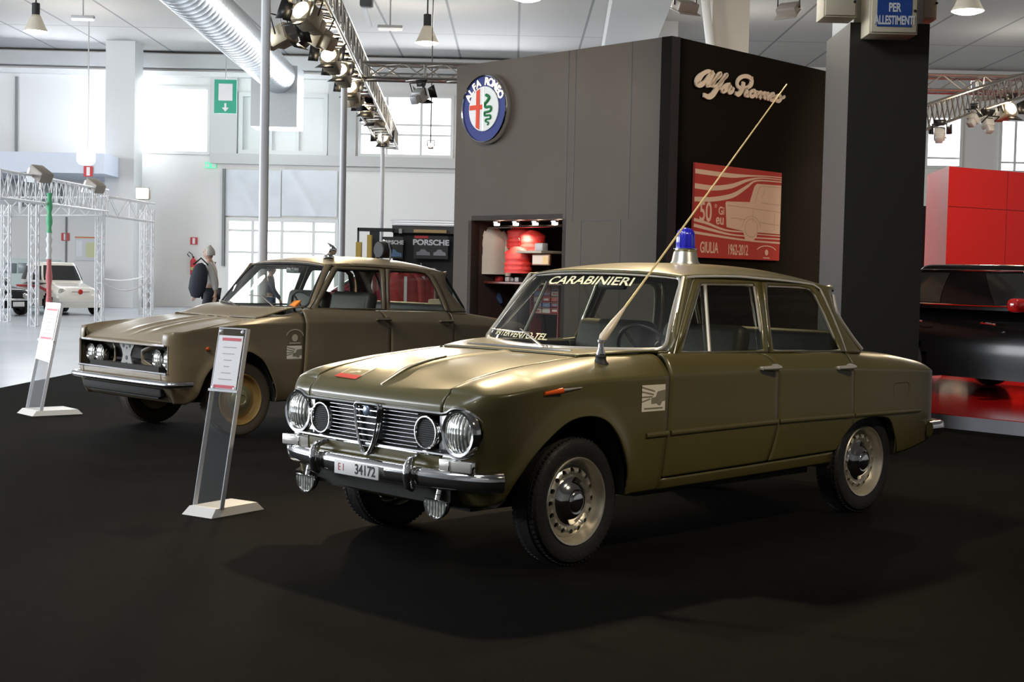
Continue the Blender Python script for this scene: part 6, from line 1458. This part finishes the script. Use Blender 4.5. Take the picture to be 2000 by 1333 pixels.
for p in (a, b): m.tube([p, (p.x, p.y, 0)], .015, 8)
tag(m.build('clothes_stand', CHROME), 'clothes rail carrying the red jackets behind the khaki saloon', 'rail')
m = MB(); a = at(848, 585, 24); m.bev((a.x + .15, 24.2, a.z / 2), (.5, .4, a.z), .02); tag(m.build('cardboard_box', mat('cardboard', (.55, .42, .26), .7)), 'tan box seen through the rear corner window of the khaki saloon', 'box')
# ------------------------------------------------------------------ people
def skin_mesh(name, nodes, edges, mt, parent, sub=2):
    me = bpy.data.meshes.new(name); me.from_pydata([n[0] for n in nodes], edges, []); o = bpy.data.objects.new(name, me); COL.objects.link(o)
    bm = bmesh.new(); bm.from_mesh(me); lay = bm.verts.layers.skin.verify(); bm.verts.ensure_lookup_table()
    for i, n in enumerate(nodes):
        r = n[1]; bm.verts[i][lay].radius = r if isinstance(r, tuple) else (r, r); bm.verts[i][lay].use_root = (i == 0)
    bm.to_mesh(me); bm.free(); md = o.modifiers.new('skin', 'SKIN'); md.use_smooth_shade = True; s = o.modifiers.new('sub', 'SUBSURF'); s.levels = s.render_levels = sub
    dg = bpy.context.evaluated_depsgraph_get(); dg.update(); m2 = bpy.data.meshes.new_from_object(o.evaluated_get(dg)); o.modifiers.clear(); o.data = m2; m2.materials.clear(); m2.materials.append(mt)
    for p in m2.polygons: p.use_smooth = True
    o.parent = parent; return o
def person(lab, loc, rz, skin, hair, top, legs, stride=.18, arm_f=.2, hood=False):
    t = thing('person', lab, 'person', loc, rz); h = .0
    # faces +x
    J = dict(pel=(0, 0, .95), sp=(.0, 0, 1.12), ch=(.02, 0, 1.32), nk=(.03, 0, 1.48), hd=(.05, 0, 1.58))
    def limb(s):
        st = stride * s; return [((0, s * .09, .90)), (st * .45, s * .10, .50), (st - .03, s * .10, .09), (st + .12, s * .11, .035)]
    def armp(s):
        a = arm_f * -s; return [(.02, s * .19, 1.40), (.02 + a * .5, s * .25, 1.13), (.10 + a, s * .24, .90)]
    nodes = [(J['pel'], (.15, .11)), (J['sp'], (.14, .10)), (J['ch'], (.16, .11)), (J['nk'], .055), (J['hd'], .05)]; ed = [(0, 1), (1, 2), (2, 3), (3, 4)]
    for s in (1, -1):
        b = len(nodes); L = limb(s); nodes += [(L[0], .085), (L[1], .058), (L[2], .040), (L[3], .035)]; ed += [(0, b), (b, b + 1), (b + 1, b + 2), (b + 2, b + 3)]
        b = len(nodes); A_ = armp(s); nodes += [(A_[0], .055), (A_[1], .042), (A_[2], .030)]; ed += [(2, b), (b, b + 1), (b + 1, b + 2)]
        hx, hy, hz = A_[2]; pb = len(nodes); nodes += [((hx + .01, hy, hz - .05), (.036, .018))]; ed += [(b + 2, pb)]
        for k, (dy, ln) in enumerate(((.024, .070), (.008, .080), (-.008, .075), (-.024, .060))):
            q = len(nodes); nodes += [((hx + .01 + dy, hy, hz - .09), .0085), ((hx + .02 + dy, hy - s * .006, hz - .09 - ln * .5), .008), ((hx + .035 + dy, hy - s * .012, hz - .09 - ln), .007)]; ed += [(pb, q), (q, q + 1), (q + 1, q + 2)]
        q = len(nodes); nodes += [((hx + .045, hy - s * .01, hz - .055), .010), ((hx + .062, hy - s * .015, hz - .085), .008)]; ed += [(pb, q), (q, q + 1)]
    skin_mesh('body', nodes, ed, skin, t, 1)
    # head with face
    m = MB(); P = []
    for v in lin(0, 1, 16):
        z = 1.50 + .24 * v; r = .078 * math.sin(math.pi * min(max(.10 + v * .88, 0), 1)) ** .55; fx = .05
        row = []
        for a in lin(0, 2 * math.pi, 24):
            rr = r * (1.16 if math.cos(a) > 0 else 1.12); nose = .018 * math.exp(-(a if a < 3.14 else a - 6.283) ** 2 / .02) * math.exp(-((v - .42) / .09) ** 2)
            row.append((fx + rr * math.cos(a) + nose, r * math.sin(a) * .95, z))
        P.append(row)
    m.grid(P)
    for s in (1, -1): m.bev((.045, s * .080, 1.615), (.035, .018, .055), .008)
    hd = m.build('head', skin, t)
    m = MB()
    for s in (1, -1): m.lathe([(.010, -.002), (.007, .006), (0, .007)], 10, T=Matrix.Translation((.132, s * .030, 1.630)) @ XF)
    m.build('eye', mat('eye_dark', (.03, .02, .02), .3), hd); m = MB(); m.bev((.130, 0, 1.560), (.012, .045, .010), .003); m.build('mouth', mat('lip', (.45, .18, .16), .5), hd)
    m = MB(); P = []
    for v in lin(.30, 1.05, 12):
        z = 1.50 + .245 * v; r = .092 * math.sin(math.pi * min(max(.10 + min(v, .98) * .88, 0), 1)) ** .5
        P.append([(.035 + r * 1.15 * math.cos(a) * (1 if math.cos(a) < .25 or v > .78 else .70), r * math.sin(a), z) for a in lin(0, 2 * math.pi, 24)])
    m.grid(P); m.build('hair', hair, t)
    # clothes
    nodes = [((0, 0, .90), (.165, .125)), ((0, 0, 1.12), (.155, .12)), ((.02, 0, 1.33), (.175, .13)), ((.03, 0, 1.45), (.09, .08))]; ed = [(0, 1), (1, 2), (2, 3)]
    for s in (1, -1):
        A_ = armp(s); b = len(nodes); nodes += [(A_[0], .075), (A_[1], .062), ((A_[2][0], A_[2][1], A_[2][2] + .03), .05)]; ed += [(2, b), (b, b + 1), (b + 1, b + 2)]
    skin_mesh('jacket', nodes, ed, top, t, 2)
    nodes = [((0, 0, .95), (.155, .12))]; ed = []
    for s in (1, -1): L = limb(s); b = len(nodes); nodes += [(L[0], .105), (L[1], .078), ((L[2][0], L[2][1], .11), .066)]; ed += [(0, b), (b, b + 1), (b + 1, b + 2)]
    skin_mesh('trousers', nodes, ed, legs, t, 2)
    for s in (1, -1):
        L = limb(s); m = MB(); m.bev((L[2][0] + .06, L[2][1], .045), (.28, .10, .09), .035, seg=3); m.build('shoe', BLACK, t)
    return t
SK = mat('skin', (.55, .34, .25), .5)
p = at(412, 560, 26); person('person with pale hair in a pale jacket walking past the fire extinguisher', (p.x, 26, 0), math.radians(178), SK, mat('hair_silver', (.55, .53, .48), .7), mat('jacket_pale', (.62, .62, .58), .7), mat('trousers_dark', (.03, .03, .04), .8), .22, .25)
pb_ = Vector((p.x - .15, 25.66, 0)); m = MB(); m.lathe([(.0, -.36), (.10, -.34), (.19, -.20), (.20, .0), (.17, .20), (.09, .31), (0, .34)], 24, T=Matrix.Translation((pb_.x, pb_.y - .0, 1.13)) @ Matrix.Rotation(.18, 4, 'Y') @ Matrix.Diagonal((.80, .42, .92, 1))); o = m.build('bag_body', mat('bag_navy', (.018, .022, .035), .7)); tb = thing('shoulder_bag', 'large dark navy bag at the side of the walking person', 'bag'); o.parent = tb
m = MB(); m.tube([(pb_.x - .1, pb_.y, 1.4), (pb_.x + .03, pb_.y + .05, 1.52), (pb_.x + .16, pb_.y + .03, 1.4)], .015, 6); m.build('bag_strap', BLACK, tb)
m = MB(); q = at(383, 572, 25.9); m.box(tuple(q), (.16, .01, .12), rot=Matrix.Rotation(.5, 3, 'Y')); m.box((q.x, q.y - .008, q.z + .03), (.12, .006, .03), 1, rot=Matrix.Rotation(.5, 3, 'Y')); tag(m.build('leaflet', [WSg, RSg], smooth=False), 'red and white leaflet in the hand of the walking person', 'leaflet')
p = at(526, 560, 28); person('person in a dark jacket and blue jeans seen through the khaki car windscreen', (p.x, 28, 0), math.radians(10), SK, mat('hair_brown', (.06, .04, .03), .7), mat('jacket_navy', (.03, .04, .06), .8), mat('jeans', (.10, .17, .30), .8), .15, .15).scale = (.83, .83, .83)
